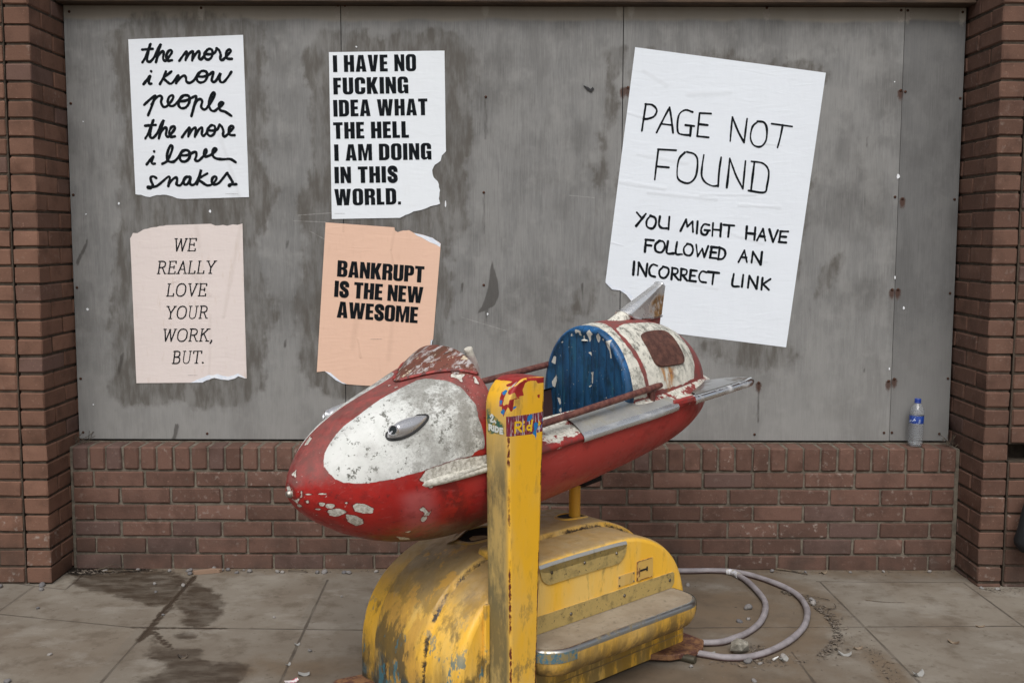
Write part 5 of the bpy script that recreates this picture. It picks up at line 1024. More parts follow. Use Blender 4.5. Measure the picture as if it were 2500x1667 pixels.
# dome behind the seat
mb = MB(); xd = np.concatenate([np.linspace(.290, .80, 110)[:-1], np.linspace(.80, .886, 34)]); ad = np.linspace(0, math.pi, 170); XD, AD = np.meshgrid(xd, ad, indexing='ij'); P = np.stack(dome(XD, AD), -1); P[..., 2] += 0
rimp = [(.275, .033), (.356, .033), (.352, .086), (.336, .151), (.326, .19), (.330, .241), (.344, .285), (.346, .33), (.346, .7), (.275, .7)]
A1 = AD * .21; white = np.maximum(sdf(XD, np.minimum(A1, .66 - A1), DOME_WHITE[0]), sdf(XD, A1, rimp))
mb.grid(Q(P), 0, white=white.ravel(), rust=sdfs(XD, A1, RUST).ravel())
m = M("dome_paint", .6); X_, Y_, Z_ = m.xyz(); n2 = m.noise(28, 6, .68); n3 = m.noise(150, 4, .65)
c = m.mix(m.ramp(n2, .4, .62), (.24, .045, .04), (.16, .060, .052)); wm = m.edge("white", .009, 34, .0012)
wc = m.mix(m.ramp(n2, .35, .7), (.66, .64, .56), (.48, .47, .41)); mo = m.mul(m.ramp(m.add(m.noise(52, 6, .8, (1, .6, .6)), m.mul(m.add(n2, -.5), .5)), .46, .62), m.ramp(m.add(Z_, m.mul(m.noise(9, 4), .35)), .16, .36)); wc = m.mix(m.mul(mo, .85), wc, (.12, .118, .10))
wc = m.mix(m.mul(m.ramp(m.noise(120, 3), .64, .70), .5), wc, (.2, .19, .16))
c = m.mix(wm, c, wc)
ru = m.mul(m.edge("rust", .018, 30, .012), m.ramp(m.noise(40, 4, .6, (1, 1, .25)), .38, .56)); c = m.mix(m.mul(ru, .92), c, m.mix(m.ramp(n2, .4, .6), (.16, .045, .012), (.42, .19, .04)))
m.col(c).bump(m.add(m.mul(wm, .6), m.add(m.mul(n2, .3), m.mul(n3, .25))), .4, .003)
domeo = mb.build("engine_cover", m.mat, parent=rocket, smooth=50)
# rusty mesh vent let into the cover
def on_dome(x, a, d=0.):
    e = 1e-3; p = np.stack(dome(x, a), -1); px = np.stack(dome(x + e, a), -1) - p; pa = np.stack(dome(x, a + e), -1) - p
    n = np.cross(px, pa); n /= np.linalg.norm(n, axis=-1, keepdims=True) + 1e-12; return p - n * d if False else p + n * d * np.sign((n * np.stack([0 * p[..., 0], p[..., 1], p[..., 2]], -1)).sum(-1, keepdims=True))
VQ = [(.418, .170), (.425, .203), (.553, .216), (.607, .205), (.618, .105), (.596, .088), (.463, .089), (.436, .105)]
def vent_shell(sg):
    A, B, C_, D = (.428, .098), (.424, .205), (.600, .209), (.612, .092); rows = []
    uu = np.linspace(0, 1, 26); out = []
    for off, ins in ((.001, -.02), (.006, -.012), (.0085, 0.), (.008, .03), (.007, .08), (.0065, .2), (.0065, .5)):
        lo = []
        for t_ in np.linspace(0, 2 * math.pi, 72, endpoint=False):
            cx, cy = np.cos(t_), np.sin(t_); k = (abs(cx) ** 5 + abs(cy) ** 5) ** (-.2) * (1 - 2 * ins); p, q_ = .5 + .5 * cx * k, .5 + .5 * cy * k
            x = (A[0] * (1 - p) + D[0] * p) * (1 - q_) + (B[0] * (1 - p) + C_[0] * p) * q_; a = ((A[1] * (1 - p) + D[1] * p) * (1 - q_) + (B[1] * (1 - p) + C_[1] * p) * q_) / .21
            lo.append(on_dome(np.array(x), np.array(a), off))
        out.append(lo)
    P = np.array(out); P[..., 1] *= sg; return P
mv = M("rusty_vent", .8); vg = mv.noise(200, 3, .6, (1, 1, 1)); vc = mv.voro(170); mv.col(mv.mix(mv.ramp(mv.noise(30, 5, .7), .35, .68), (.060, .022, .016), (.135, .055, .038))); mv.bump(mv.ramp(vc, .2, .5), .5, .002)
for sg in (1, -1):
    P = vent_shell(sg); mb = MB(); mb.grid(Q(P), closed=True); mb.add(Q(P[-1]), [list(range(72))]); mb.build("vent", mv.mat, parent=rocket, smooth=50)
# seat back: padded blue arch of upright flutes
ny, nz = 150, 110; mb = MB(); U_, V_ = np.meshgrid(np.linspace(-1, 1, ny), np.linspace(0, 1, nz), indexing='ij')
hw, hz = .2105, .2895
zz = -.13 + (hz + .13) * V_; hwz = hw * np.where(zz < .02, 1., np.maximum(1 - np.clip((zz - .02) / (hz - .02), 0, 1) ** 2.15, 0) ** (1 / 2.15)); yy = U_ * hwz
dist = np.minimum(hwz * (1 - np.abs(U_)) + .0, (hz - zz) * 1.0); dist = np.maximum(dist, 0)
rollv = .022 * np.sqrt(np.clip(1 - (1 - np.clip(dist / .020, 0, 1)) ** 2, 0, 1)); dish = .007 * np.clip((dist - .022) / .025, 0, 1)
fl_ = .0030 * np.abs(np.sin(yy / .0355 * math.pi / 1. + .6)) ** .55 * np.clip((dist - .03) / .02, 0, 1)
XS = seat_front(yy, zz) + .006 - rollv + dish - fl_
chipv = sdfs(yy, zz, SEAT_CHIPS); flute = np.abs(np.sin(yy / .0355 * math.pi + .6))
mb.grid(Q(np.stack([XS, yy, zz], -1)), 0, chip=chipv.ravel(), groove=(1 - flute).ravel(), roll=((1 - np.clip((dist - .014) / .012, 0, 1)) * np.clip((zz - .10) / .08, 0, 1)).ravel())
m = M("seat_blue", .42, spec=.4); X_, Y_, Z_ = m.xyz(); n1 = m.noise(7, 5, .6, (1, 1, .5)); n2 = m.noise(34, 6, .7, (1, 1, .5))
c = m.mix(m.ramp(n1, .35, .68), (.008, .036, .085), (.015, .078, .175)); c = m.mix(m.ramp(n2, .46, .66, 0, .8), c, (.007, .026, .042)); c = m.mix(m.mul(m.ramp(m.noise(30, 5, .7, (1, 1, .12)), .54, .66), .65), c, (.020, .095, .150)); c = m.mix(m.mul(m.ramp(m.noise(44, 5, .7, (1, 1, .10)), .56, .66), .7), c, (.005, .018, .034))
c = m.mix(m.attr("roll"), c, m.mix(m.ramp(n2, .4, .62), (.016, .115, .30), (.010, .058, .14)))
c = m.mix(m.mul(m.ramp(m.attr("groove"), .72, .98), .7), c, (.006, .018, .042))
c = m.mix(m.mul(m.ramp(m.noise(120, 3), .68, .73), .8), c, (.42, .44, .42)); ch = m.edge("chip", .003, 90, .0007); c = m.mix(ch, c, m.mix(m.ramp(n2, .4, .65), (.60, .58, .52), (.42, .41, .37)))
m.col(c).bump(m.add(m.mul(ch, -.6), m.mul(n2, .3)), .4, .003)
mb.build("seat_back", m.mat, parent=rocket, smooth=60)
# hood over the dash at the cockpit's front edge
tt = np.linspace(0, 1, 36); bb = np.linspace(-1, 1, 60); rows = []
for k in tt:
    x = -.540 + .182 * k; s0 = s_cut - (XN - x) * (s_cut - .40) / (XN + .60)
    for _ in range(30): s0 -= (float(curve(HS, HX, np.array([s0]))[0]) - x) * .5
    ah = math.pi / 2; wid = .64 * (.05 + .95 * k) ** .95; a = ah + bb * wid; p = np.stack(nose(np.full(60, s0), a), -1)
    hgt = (.040 * k ** 1.0 + .003) * np.maximum(0, 1 - np.abs(bb) ** 2.2) ** .9
    nrm = np.stack([0 * a, np.cos(a), np.sin(a)], -1); rows.append(p + nrm * (hgt + .0035 + .003 * np.abs(bb) ** 8)[:, None])
rows = np.array(rows); mb = MB(); mb.grid(Q(rows)); r1 = rows[-1]; mb.grid(Q(np.array([r1, r1 + (.006, 0, -.002), r1 + (.004, 0, -.012), r1 + (-.06, 0, -.035)])))
m = M("hood_flaking", .75); X_, Y_, Z_ = m.xyz(); n1 = m.noise(16, 6, .7, (.35, 1, 1)); n2 = m.noise(45, 6, .72, (.3, 1, 1))
c = m.mix(m.ramp(n1, .40, .6), (.15, .045, .028), (.10, .040, .022)); c = m.mix(m.mul(m.ramp(n2, .50, .58), m.ramp(n1, .34, .5)), c, (.40, .37, .36)); c = m.mix(m.ramp(m.noise(30, 5, .7), .60, .64, 0, .9), c, (.56, .48, .34)); c = m.mix(m.mul(m.ramp(m.noise(70, 4), .60, .66), .8), c, (.05, .02, .012))
m.col(c).bump(m.add(n2, n1), .4, .003); mb.build("hood", m.mat, parent=rocket, smooth=60)
fe = rows[:, -1] if rows[5, -1, 1] > rows[5, 0, 1] else rows[:, 0]
for e_ in (rows[:, 0], rows[:, -1]): MB().tube(Q(catmull(e_[2::3], 3)), .0048, 8).build("hood_flange", HULL, parent=rocket) if False else None
mfl = M("flange_red", .5); mfl.col(mfl.mix(mfl.ramp(mfl.noise(40, 5, .7), .42, .6), (.36, .045, .038), (.10, .03, .025)))
for e_ in (rows[:, 0], rows[:, -1]): MB().tube(Q(e_[1:]), .0045, 8).build("hood_flange", mfl.mat, parent=rocket)
# off-white hand grip in the cockpit
p0, p1_ = np.array([-.206, 0, .16]), np.array([-.246, 0, .306]); ax = (p1_ - p0) / np.linalg.norm(p1_ - p0); Ln = np.linalg.norm(p1_ - p0)
mg = M("ivory_grip", .5); mg.col(mg.mix(mg.ramp(mg.noise(18, 4), .4, .62), (.60, .57, .49), (.36, .29, .27)))
ks = np.array([0, .2, .45, .6, .72, .86, .93, .97, 1.]); rr = np.array([.011, .012, .0165, .0175, .0165, .014, .0138, .0150, .0125]); MB().tube(Q(np.array([p0 + ax * Ln * k for k in ks])), rr, 18).build("hand_grip", mg.mat, parent=rocket, smooth=50)
# hand rails
mr_ = M("rail_rust", .6); mr_.col(mr_.mix(mr_.ramp(mr_.noise(50, 5, .7), .40, .62), (.085, .026, .022), (.165, .062, .045))).bump(mr_.noise(80, 4), .3, .002)
def rail(pts, r=.0115): return MB().tube(Q(np.array(pts)), r, 14)
rr = [.0115] * 5 + [.009, .004]
rn = MB().tube(Q(np.array([(-.37, .214, .062), (-.20, .218, .065), (0, .222, .069), (.2, .226, .073), (.40, .229, .077), (.417, .2295, .0775), (.421, .2296, .0776)])), rr, 14).build("hand_rail", mr_.mat, parent=rocket)
rail([(.37, .226, .072), (.375, .222, .03), (.378, .214, .012)], .010).build("rail_foot", mr_.mat, parent=rn)
rail([(-.36, -.19, .128), (-.1, -.19, .136), (.1, -.19, .136), (.30, -.19, .136)]).build("hand_rail", mr_.mat, parent=rocket)
# side fins: swept plates with a bright tubular edge
mb_ = None
for sg in (1, -1):
    def finp(off, scale=1.):
        return [(.50, .255), (.535, .278), (.70, .290), (.845, .302), (.905, .290), (.928, .255), (.925, .205), (.90, .150), (.86, .095), (.82, .075), (.70, .13), (.585, .215)]
    lp = finp(0); mb = MB(); mb.slab([(x, y * sg) for x, y in [(.44, .262), (.54, .272), (.62, .270), (.66, .21), (.74, .15), (.76, .10), (.66, .12), (.50, .19)]], lambda a, b, t_: (a, -b, -.004 + t_), .022)
    fo = mb.build("side_fin", mdk.mat, parent=rocket, smooth=30, bevel=.006, seg=3)
    mb = MB(); top = np.array([(.560, .245), (.600, .222), (.650, .195), (.700, .165), (.742, .152), (.785, .166), (.825, .195), (.848, .235), (.852, .272)])
    outr = np.array([(.540, .279), (.575, .281), (.625, .284), (.675, .286), (.72, .288), (.77, .290), (.81, .291), (.835, .291), (.850, .290)])
    rows = []
    for f_ in np.linspace(0, 1, 8):
        p = top * (1 - f_) + outr * f_; z = .020 + .007 * math.sin(f_ * math.pi * .8); rows.append(np.stack([p[:, 0], sg * p[:, 1], np.full(len(p), z)], -1))
    low = [np.stack([r_[:, 0], r_[:, 1], np.full(len(r_), -.006)], -1) for r_ in rows[::-1]]
    mb.grid(Q(np.array(rows + low)), 0, closed=False); ring = np.array(rows + low)
    mb.grid(Q(np.stack([ring[:8, -1], ring[8:][::-1, -1]])), 0); mb.grid(Q(np.stack([ring[0], ring[-1]])), 0)
    FCAP = FCAP if sg == -1 else metal("dull_chrome", (.40, .39, .37), .30, (.20, .155, .12), .85, sc=7)
    cap = mb.build("fin_cap", FCAP, parent=fo, smooth=40)
    mb = MB(); ed = np.array([(.528, .279, .006), (.60, .282, .006), (.68, .285, .006), (.76, .289, .007), (.815, .291, .007), (.845, .291, .008), (.860, .289, .009), (.869, .286, .010), (.872, .284, .010)]); ed[:, 1] *= sg
    CHR2 = bpy.data.materials.get("clean_chrome") or metal("clean_chrome", (.86, .87, .88), .09, (.5, .48, .45), .15)
    mb.tube(Q(ed), [.0155, .0150, .0150, .0150, .0150, .0165, .0160, .0110, .003], 18); mb.tube(Q(np.array([(.524, sg * .2785, .006), (.534, sg * .279, .006)])), .0180, 18); mb.build("edge_tube", CHR2, parent=fo, smooth=45)
# top fin with its bright cap
def fin_sec(k):   # k 0 root .. 1 tip : leading x, trailing x, z lead, z trail, half thickness
    return (.345 + .360 * k, .702 + .034 * k, .262 + .124 * k, .236 + .132 * k, .040 - .019 * k)
def fin_loop(k, grow=0., n=40):
    lx_, tx, lz, tz, h = fin_sec(k); lo = []
    for t_ in np.linspace(0, 2 * math.pi, n, endpoint=False):
        cx = .5 - .5 * math.cos(t_); th = (h + grow) * min(1., math.sqrt(max(0., cx) / .16)) * (1 - .72 * cx) * min(1., math.sqrt(max(0., 1 - cx) / .04)); th = math.copysign(th, math.sin(t_))
        x = lx_ + (tx - lx_) * cx; lo.append((x + grow * (2 * cx - 1), th, lz + (tz - lz) * cx))
    return np.array(lo)
mb = MB(); loops = [fin_loop(k) * 1. for k in np.linspace(-.18, .97, 30)]
mb.grid(Q(np.array(loops)), closed=True); mb.add(Q(loops[-1]), [list(range(40))])
mf = M("fin_paint", .65); X_, Y_, Z_ = mf.xyz(); n1 = mf.noise(26, 6, .7)
kw = mf.ramp(mf.add(mf.add(X_, mf.mul(Z_, -1.2)), mf.mul(mf.add(n1, -.5), .11)), .168, .160)
cw = mf.mix(mf.mul(mf.ramp(mf.noise(90, 5, .75), .50, .6), .8), (.66, .64, .56), (.15, .14, .12)); mf.col(mf.mix(kw, mf.mix(mf.ramp(n1, .35, .65), (.29, .045, .038), (.16, .06, .052)), cw)).bump(mf.add(n1, mf.mul(kw, .5)), .4, .003)
tf = mb.build("top_fin", mf.mat, parent=rocket, smooth=55)
# cap: from a line sloping down the fin to the tip
def cap_loop(q, n=40):
    kl = .42 + (1.0 - .42) * q; kt = .20 + .80 * q; A_ = fin_loop(0, .0045, n); out = []
    for i, t_ in enumerate(np.linspace(0, 2 * math.pi, n, endpoint=False)):
        cx = .5 - .5 * math.cos(t_); k = kl * (1 - cx) + kt * cx - .12 * math.sin(cx * math.pi) * (1 - q); out.append(fin_loop(k, .0045, n)[i])
    return np.array(out)
loops = [cap_loop(q) for q in np.linspace(0, 1, 26)]; lo0 = loops[0]
mb = MB(); PP = np.array(loops); cen = np.array([.66, 0, .305]); rv = .060 - np.hypot((PP[..., 0] - .690) / 1.15, (PP[..., 2] - .292) / .95)
mb.grid(Q(PP), closed=True, rust=rv.ravel()); tip = loops[-1]; c_ = tip.mean(0); dome_ = np.array([c_ + (tip - c_) * math.cos(a_) + np.array([.004, 0, .012]) * math.sin(a_) for a_ in np.linspace(0, 1.45, 7)]); mb.grid(Q(dome_), closed=True, rust=-1.); mb.add(Q(dome_[-1]), [list(range(40))], 0, rust=-1.)
FC = metal("fin_chrome", (.78, .79, .80), .16, (.45, .42, .37), .35, rust=1)
fc = mb.build("fin_cap", FC, parent=tf, smooth=55)
MB().tube(Q(np.concatenate([lo0, lo0[:1]])), .0046, 8, cap=False).build("cap_bead", CHROME, parent=tf)
# nose bolt
MB().lathe([(0, .010), (.007, .009), (.011, .004), (.012, -.004), (.010, -.012)], 16, M=[[0, 0, -1], [0, 1, 0], [1, 0, 0]], org=Q(np.array([-.936, 0, .014]))).build("nose_bolt", metal("nose_bolt", (.5, .48, .44), .4, (.25, .2, .16), .8), parent=rocket)
# headlamps: bright teardrop shells with a dark hooded eye at the front
mln = M("lamp_eye", .15); mln.col((.008, .012, .012)); mrub = M("lamp_gasket", .7); mrub.col((.012, .012, .012))
for sg in (1, -1):
    sx = np.array([-.706, -.56]); c0 = np.array([-.634, .160]); t_ = np.linspace(0, 1, 36); an = np.linspace(-math.pi / 2, math.pi / 2, 24); rows = []
    # local frame on the flank: x along, q across (up), d outward
    def flank_pt(x, z):
        s0 = .36
        for _ in range(40): s0 -= (float(curve(HS, HX, np.array([s0]))[0]) - x) * .5
        a = 0.6
        for _ in range(60):
            p = np.stack(nose(np.array([s0]), np.array([a])), -1)[0]; a += (z - p[2]) * 1.8
        return p
    pA, pB = flank_pt(-.697, .141), flank_pt(-.567, .178); dx = (pB - pA); Ln = np.linalg.norm(dx); dx /= Ln; pm = flank_pt(-.638, .16); pu = flank_pt(-.638, .20)
    up = pu - pm; up -= dx * (up @ dx); up /= np.linalg.norm(up); nr = np.cross(dx, up); nr *= np.sign(nr[1]); base_ = pA + (pB - pA) * 0
    sag = (pm - pA) @ nr * 1.0
    wid = lambda k: .0255 * (np.sin(np.clip(k, 0, 1) * math.pi) ** .62) * (1.12 - .35 * k); hgt = lambda k: .034 * np.clip(k / .26, 0, 1) ** .5 * np.clip((1 - k) / .74, 0, 1) ** .62
    for k in t_:
        p = pA + dx * Ln * k + nr * (sag * 4 * k * (1 - k) * .9 - .002); wd, hg = wid(k), hgt(k)
        rows.append([p + up * wd * math.sin(a) + nr * hg * math.cos(a) for a in an])
    P = np.array(rows); P[..., 1] *= sg; mb = MB(); mb.grid(Q(P), 0)
    gk = []
    for k in t_:
        p = pA + dx * (Ln * (k * 1.05 - .025)) + nr * (sag * 4 * k * (1 - k) * .9 - .004); wd = wid(k) + .004; gk.append([p - up * wd + nr * 0, p - up * wd + nr * .006, p + up * wd + nr * .006, p + up * wd])
    g = np.array(gk); g[..., 1] *= sg; mb.grid(Q(g), 2)
    k = .22; ctr = pA + dx * Ln * .16 + nr * (sag * .50 + .0195); fwd = -dx * .66 + nr * .75; fwd /= np.linalg.norm(fwd); sd_ = np.cross(fwd, up); ring = []
    for r_, d_ in ((.0150, -.022), (.0152, .006), (.0142, .0085), (.0128, .0075), (.0122, .0045)): ring.append([ctr + fwd * d_ + (up * math.cos(a) + sd_ * math.sin(a)) * r_ for a in np.linspace(0, 2 * math.pi, 28, endpoint=False)])
    ring = np.array(ring); ring[..., 1] *= sg; mb.grid(Q(ring), 0, closed=True); mb.add(Q(ring[-1]), [list(range(28))], 1)
    mb.build("headlamp", [metal("lamp_chrome", (.62, .62, .64), .26, (.42, .41, .40), .5, sc=24, metalness=.72) if sg == 1 else bpy.data.materials["lamp_chrome"], mln.mat, mrub.mat], parent=rocket, smooth=50)
# dark bracket under the hull
MB().box(Q(np.array([.19, .05, -.262])), Q(np.array([.285, -.05, -.215])), .004).build("hull_bracket", mdark.mat, parent=rocket, smooth=30)
# ================================================================== loose things
mh = M("hose_rubber", .55, spec=.3); X_, Y_, Z_ = mh.xyz(); nh = mh.noise(14, 5, .6)
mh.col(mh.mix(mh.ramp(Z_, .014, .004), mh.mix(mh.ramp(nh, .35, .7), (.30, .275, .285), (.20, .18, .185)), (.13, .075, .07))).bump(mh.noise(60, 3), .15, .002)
def zpath(P, z): return [(x, y, z + .001 * math.sin(7 * i)) for i, (x, y) in enumerate(P)]
hp1 = catmull(zpath([(2.30, -.10), (2.42, -.045)] + HA, .0125), 10); hp2 = catmull(zpath(HB, .0125), 10); wv_ = lambda n: .0122 * (1 + .05 * np.sin(np.arange(n) * .35) * np.sin(np.arange(n) * .11))
mb = MB(); mb.tube(hp1, wv_(len(hp1)), 16); mb.tube(hp2, wv_(len(hp2)), 16)
hose = mb.build("hose", mh.mat, loc=(0, 0, 0)); tag(hose, "pale mauve rubber hose looped on the paving beside the yellow base", "hose")
mtp = M("hose_tape", .4); mtp.col(mtp.mix(mtp.ramp(mtp.noise(70, 4), .4, .6), (.38, .35, .28), (.62, .62, .66)))
jp = catmull(zpath([(2.898, -.064), (2.922, -.080), (2.938, -.125)], .0125), 6)
MB().tube(jp, [.0135 + .0012 * math.sin(9 * i) for i in range(len(jp))], 14).build("taped_joint", mtp.mat, parent=hose, smooth=60)

# plastic bottle
bt = empty("plastic_bottle", (3.752, .062, .5525)); bt.rotation_euler = (0, R(1.5), 0)
tag(bt, "empty clear plastic water bottle with blue cap and label on the sill", "bottle")
mpl = M("clear_plastic", .06); mpl.set("Base Color", (.93, .95, .97)); mpl.set("Transmission Weight", .93); mpl.set("IOR", 1.07); mpl.set("Coat Weight", .6)
pr = [(0, .004), (.018, .003), (.027, .0), (.0315, .006), (.0325, .015)]
for i in range(7):
    z = .022 + i * .0105; pr += [(.0325, z), (.0305, z + .004), (.0305, z + .006), (.0325, z + .0095)]
pr += [(.0330, .100), (.0305, .103), (.0305, .138), (.0330, .141), (.0325, .152), (.0300, .164), (.0245, .177), (.0170, .187), (.0125, .193), (.0120, .199), (.0120, .205)]
inn = [(max(r - .0009, 0), z + (.001 if i < 2 else 0)) for i, (r, z) in enumerate(pr)][::-1]
MB().lathe(pr + inn, 40).build("bottle_body", mpl.mat, parent=bt, smooth=50)
mcp = M("blue_cap", .35); mcp.col((.015, .045, .26)); MB().lathe([(.0128, .193), (.0142, .194), (.0142, .199), (.0135, .200), (.0140, .201), (.0140, .2115), (.0128, .213), (0, .2132)], 28).build("cap", mcp.mat, parent=bt)
mlb = M("bottle_label", .4); mlb._co = None; gx = mlb.xyz(); lw = mlb.mul(mlb.ramp(mlb.noise(60, 3, .6, (1, 1, 1)), .55, .60), mlb.ramp(gx[0], .012, -.008))
mlb.col(mlb.mix(lw, (.012, .050, .28), (.55, .62, .75))); MB().lathe([(.0309, .1035), (.0313, .1045), (.0313, .1365), (.0309, .1375)], 40).build("label", mlb.mat, parent=bt)

# stones
def stone(r, sq=.7, seed=0, faceted=False):
    k = np.random.RandomState(seed); import bmesh
    bm = bmesh.new(); bmesh.ops.create_icosphere(bm, subdivisions=1 if faceted else 2, radius=1.)
    F = k.normal(size=(5, 3)); 
    for v in bm.verts:
        p = np.array(v.co); s = 1 + .10 * sum(math.sin(2.1 * (p @ f) + i) for i, f in enumerate(F)); p = p * s * r * np.array([1.15, .9, sq]); v.co = p
    me = bpy.data.meshes.new("stone"); bm.to_mesh(me); bm.free(); return me
mst = M("grey_stone", .85); ob = mst.n("ShaderNodeObjectInfo").outputs["Random"]; ns_ = mst.noise(90, 4)
mst.col(mst.mix(mst.ramp(ns_, .4, .7, 0, .5), mst.mix(ob, (.125, .120, .125), (.30, .28, .26)), (.07, .06, .055))).bump(mst.noise(120, 4), .4, .002)
mrk = M("rough_rock", .9); mrk.col(mrk.mix(mrk.ramp(mrk.noise(45, 5, .7), .35, .68), (.17, .155, .125), (.33, .31, .26))).bump(mrk.noise(60, 5, .7), .8, .006)
me = stone(.036, .78, 3, True); me.materials.append(mrk.mat); rk = bpy.data.objects.new("rock", me); COL.objects.link(rk); rk.location = (2.765, -.960, .026); rk.rotation_euler = (0, .1, .5)
tag(rk, "fist sized angular grey rock between the two hose loops", "rock")
PEB = [(-.042,-.245,.013),(-.021,-.30,.010),(-.211,-.27,.011),(.292,-.03,.009),(.435,-.045,.010),(.522,-.040,.012),(.537,-.089,.011),(.623,-.035,.013),(.664,-.040,.012),(.689,-.030,.011),(.737,-.065,.008),(.79,-.051,.012),(.916,-.055,.009),(.938,-.060,.010),(1.092,-.065,.011),(1.124,-.058,.013),(1.211,-.062,.010),(1.233,-.068,.011),(.425,-.217,.008),(.556,-.245,.011),(.465,-.322,.006),(.583,-.595,.006),(1.228,-.959,.007),(1.024,-.618,.006),(1.248,-.375,.005),(.31,-.997,.007),(.061,-.524,.007),(.273,-1.232,.010),
  (2.698,-.224,.010),(2.894,-.507,.017),(2.829,-.653,.010),(2.871,-.627,.008),(3.105,-.03,.010),(3.251,-.04,.008),(3.169,-.455,.014),(3.178,-.409,.012),(2.909,-1.009,.012),(2.779,-1.049,.013),(2.816,-1.065,.008),(2.571,-1.091,.008),(2.762,-1.208,.008),(3.804,-.03,.009),(3.94,-.25,.008),(4.0,-.262,.009),(1.35,-.05,.009),(1.44,-.06,.007),(2.05,-.04,.008),(.15,-.05,.009),(3.6,-.03,.008),(3.45,-.04,.007),(.60,-.05,.006),(.76,-.03,.006)]
protos = []
for s in range(5):
    me = stone(1., .68, 10 + s); me.materials.append(mst.mat); me.polygons.foreach_set("use_smooth", [True] * len(me.polygons)); protos.append(me)
for i, (x, y, r) in enumerate(PEB):
    o = bpy.data.objects.new("pebble", protos[i % 5]); COL.objects.link(o); o.location = (x, y, r * .5); o.scale = (r, r, r); o.rotation_euler = (random.uniform(-.4, .4), random.uniform(-.4, .4), random.uniform(0, 6))
    wall_ = y > -.075; lft_ = x < 1.6
    lab_ = ("small rounded grey pebble lying along the foot of the brick wall" if wall_ else "small grey pebble lying out on the open paving at left" if lft_ else "small grey pebble lying on the dusty paving near the hose")
    tag(o, lab_, "pebble", "pebbles along the wall foot" if wall_ else "pebbles on the left paving" if lft_ else "pebbles near the hose")
# broken brick sliver at the wall foot
mbs = M("tan_sliver", .85); mbs.col((.26, .17, .115))
tag(MB().slab([(.545, -.075), (.56, -.092), (.66, -.062), (.668, -.046), (.62, -.040)], lambda a, b, t_: (a, b, .001 + t_), .014).build("brick_sliver", mbs.mat, loc=(.6, -.06, .0), smooth=0), "flat tan sliver of brick lying by the wall near the wet patch", "brick piece")
# twigs, butts, leaves, scraps
mtw = M("twig", .85); mtw.col(mtw.mix(mtw.ramp(mtw.noise(60, 3), .4, .6), (.045, .034, .026), (.12, .09, .06)))
def twig(pts, r, label, mat=None, grp=None, cat="twig", name="twig"):
    P = catmull([(x, y, z) for x, y, z in pts], 5); c0 = P[0]; o = MB().tube(P, np.linspace(r, r * .55, len(P)), 7).build(name, mat or mtw.mat, loc=tuple(c0)); return tag(o, label, cat, grp)
twig([(3.13, -.37, .012), (3.19, -.375, .010), (3.25, -.41, .005)], .0028, "dark bent twig sticking out from the hose's right side")
twig([(3.16, -.50, .008), (3.22, -.515, .006), (3.245, -.508, .010), (3.25, -.47, .012)], .0024, "thin black wire stub hooked up beside the hose")
twig([(3.13, .0, .006), (3.19, -.03, .006), (3.25, -.075, .005)], .0045, "pale brown stick lying by the wall beyond the hose")
twig([(.02, -1.075, .004), (.08, -1.055, .005), (.145, -1.035, .005)], .0040, "short straight stick lying alone at the far left of the paving", None)
twig([(2.58, -.42, .006), (2.61, -.47, .006)], .004, "tiny brown stick behind the yellow step on the paving")
twig([(.12, -.06, .01), (.19, -.035, .03), (.24, -.05, .006)], .0018, "dry curled stem in the wet corner by the left pillar")
twig([(.10, -.045, .008), (.17, -.06, .022), (.22, -.03, .006)], .0016, "thin looped straw in the dark muck of the left corner")
twig([(.15, -.06, .006), (.23, -.055, .007), (.30, -.045, .006)], .0030, "black twig lying in the muck at the wall's left corner")
twig([(3.40, -.40, .002), (3.47, -.425, .002), (3.55, -.43, .002)], .0012, "hair thin dark stem on the clean slab at right")
twig([(.96, -.045, .010), (1.00, -.05, .014), (1.05, -.06, .006)], .0035, "blackened twig among the pebbles at the foot of the wall")
mcg = M("cigarette_paper", .8); mcg.col((.72, .71, .68))
twig([(2.870, -1.030, .0045), (2.893, -1.005, .0045)], .0042, "white cigarette end lying just outside the hose loop", mcg.mat, None, "cigarette butt", "cigarette_butt")
twig([(1.225, -1.262, .0045), (1.262, -1.247, .0045)], .0040, "grey cigarette end lying left of the ride's rusty foot", mcg.mat, None, "cigarette butt", "cigarette_butt")
def scrap(x, y, l, b, rz, mat, label, cat, name, grp=None, curl=.006):
    u = np.linspace(-.5, .5, 9); v = np.linspace(-.5, .5, 5); UU, VV = np.meshgrid(u, v, indexing='ij'); wd = np.cos(UU * 2.4) ** .7 if cat == "leaf" else 1 + 0 * UU
    P = np.stack([UU * l, VV * b * wd, .0025 + curl * (UU * 2) ** 2 + curl * .4 * np.sin(5 * VV + 3 * UU)], -1); cz, sz = math.cos(rz), math.sin(rz)
    P = np.stack([P[..., 0] * cz - P[..., 1] * sz, P[..., 0] * sz + P[..., 1] * cz, P[..., 2]], -1) + (x, y, 0); mb = MB(); mb.grid(P); mb.grid(P - (0, 0, .0012)); o = mb.build(name, mat, loc=(x, y, 0)); return tag(o, label, cat, grp)
mwp = M("scrap_white", .8); mwp.col((.27, .265, .25)); mlf = M("dry_leaf", .85); mlf.col(mlf.mix(mlf.ramp(mlf.noise(60, 4), .4, .65), (.19, .145, .10), (.10, .065, .04))); mpk = M("pink_print", .8); mpk.col(mpk.mix(mpk.ramp(mpk.noise(70, 3), .50, .56), (.66, .62, .62), (.45, .06, .09)))
scrap(1.215, -1.225, .045, .020, .75, mpk.mat, "crumpled white and pink printed wrapper scrap left of the ride", "paper scrap", "wrapper")
scrap(1.245, -1.165, .038, .022, .2, mwp.mat, "torn grey paper bit beside the ride's rusty front foot", "paper scrap", "paper_scrap")
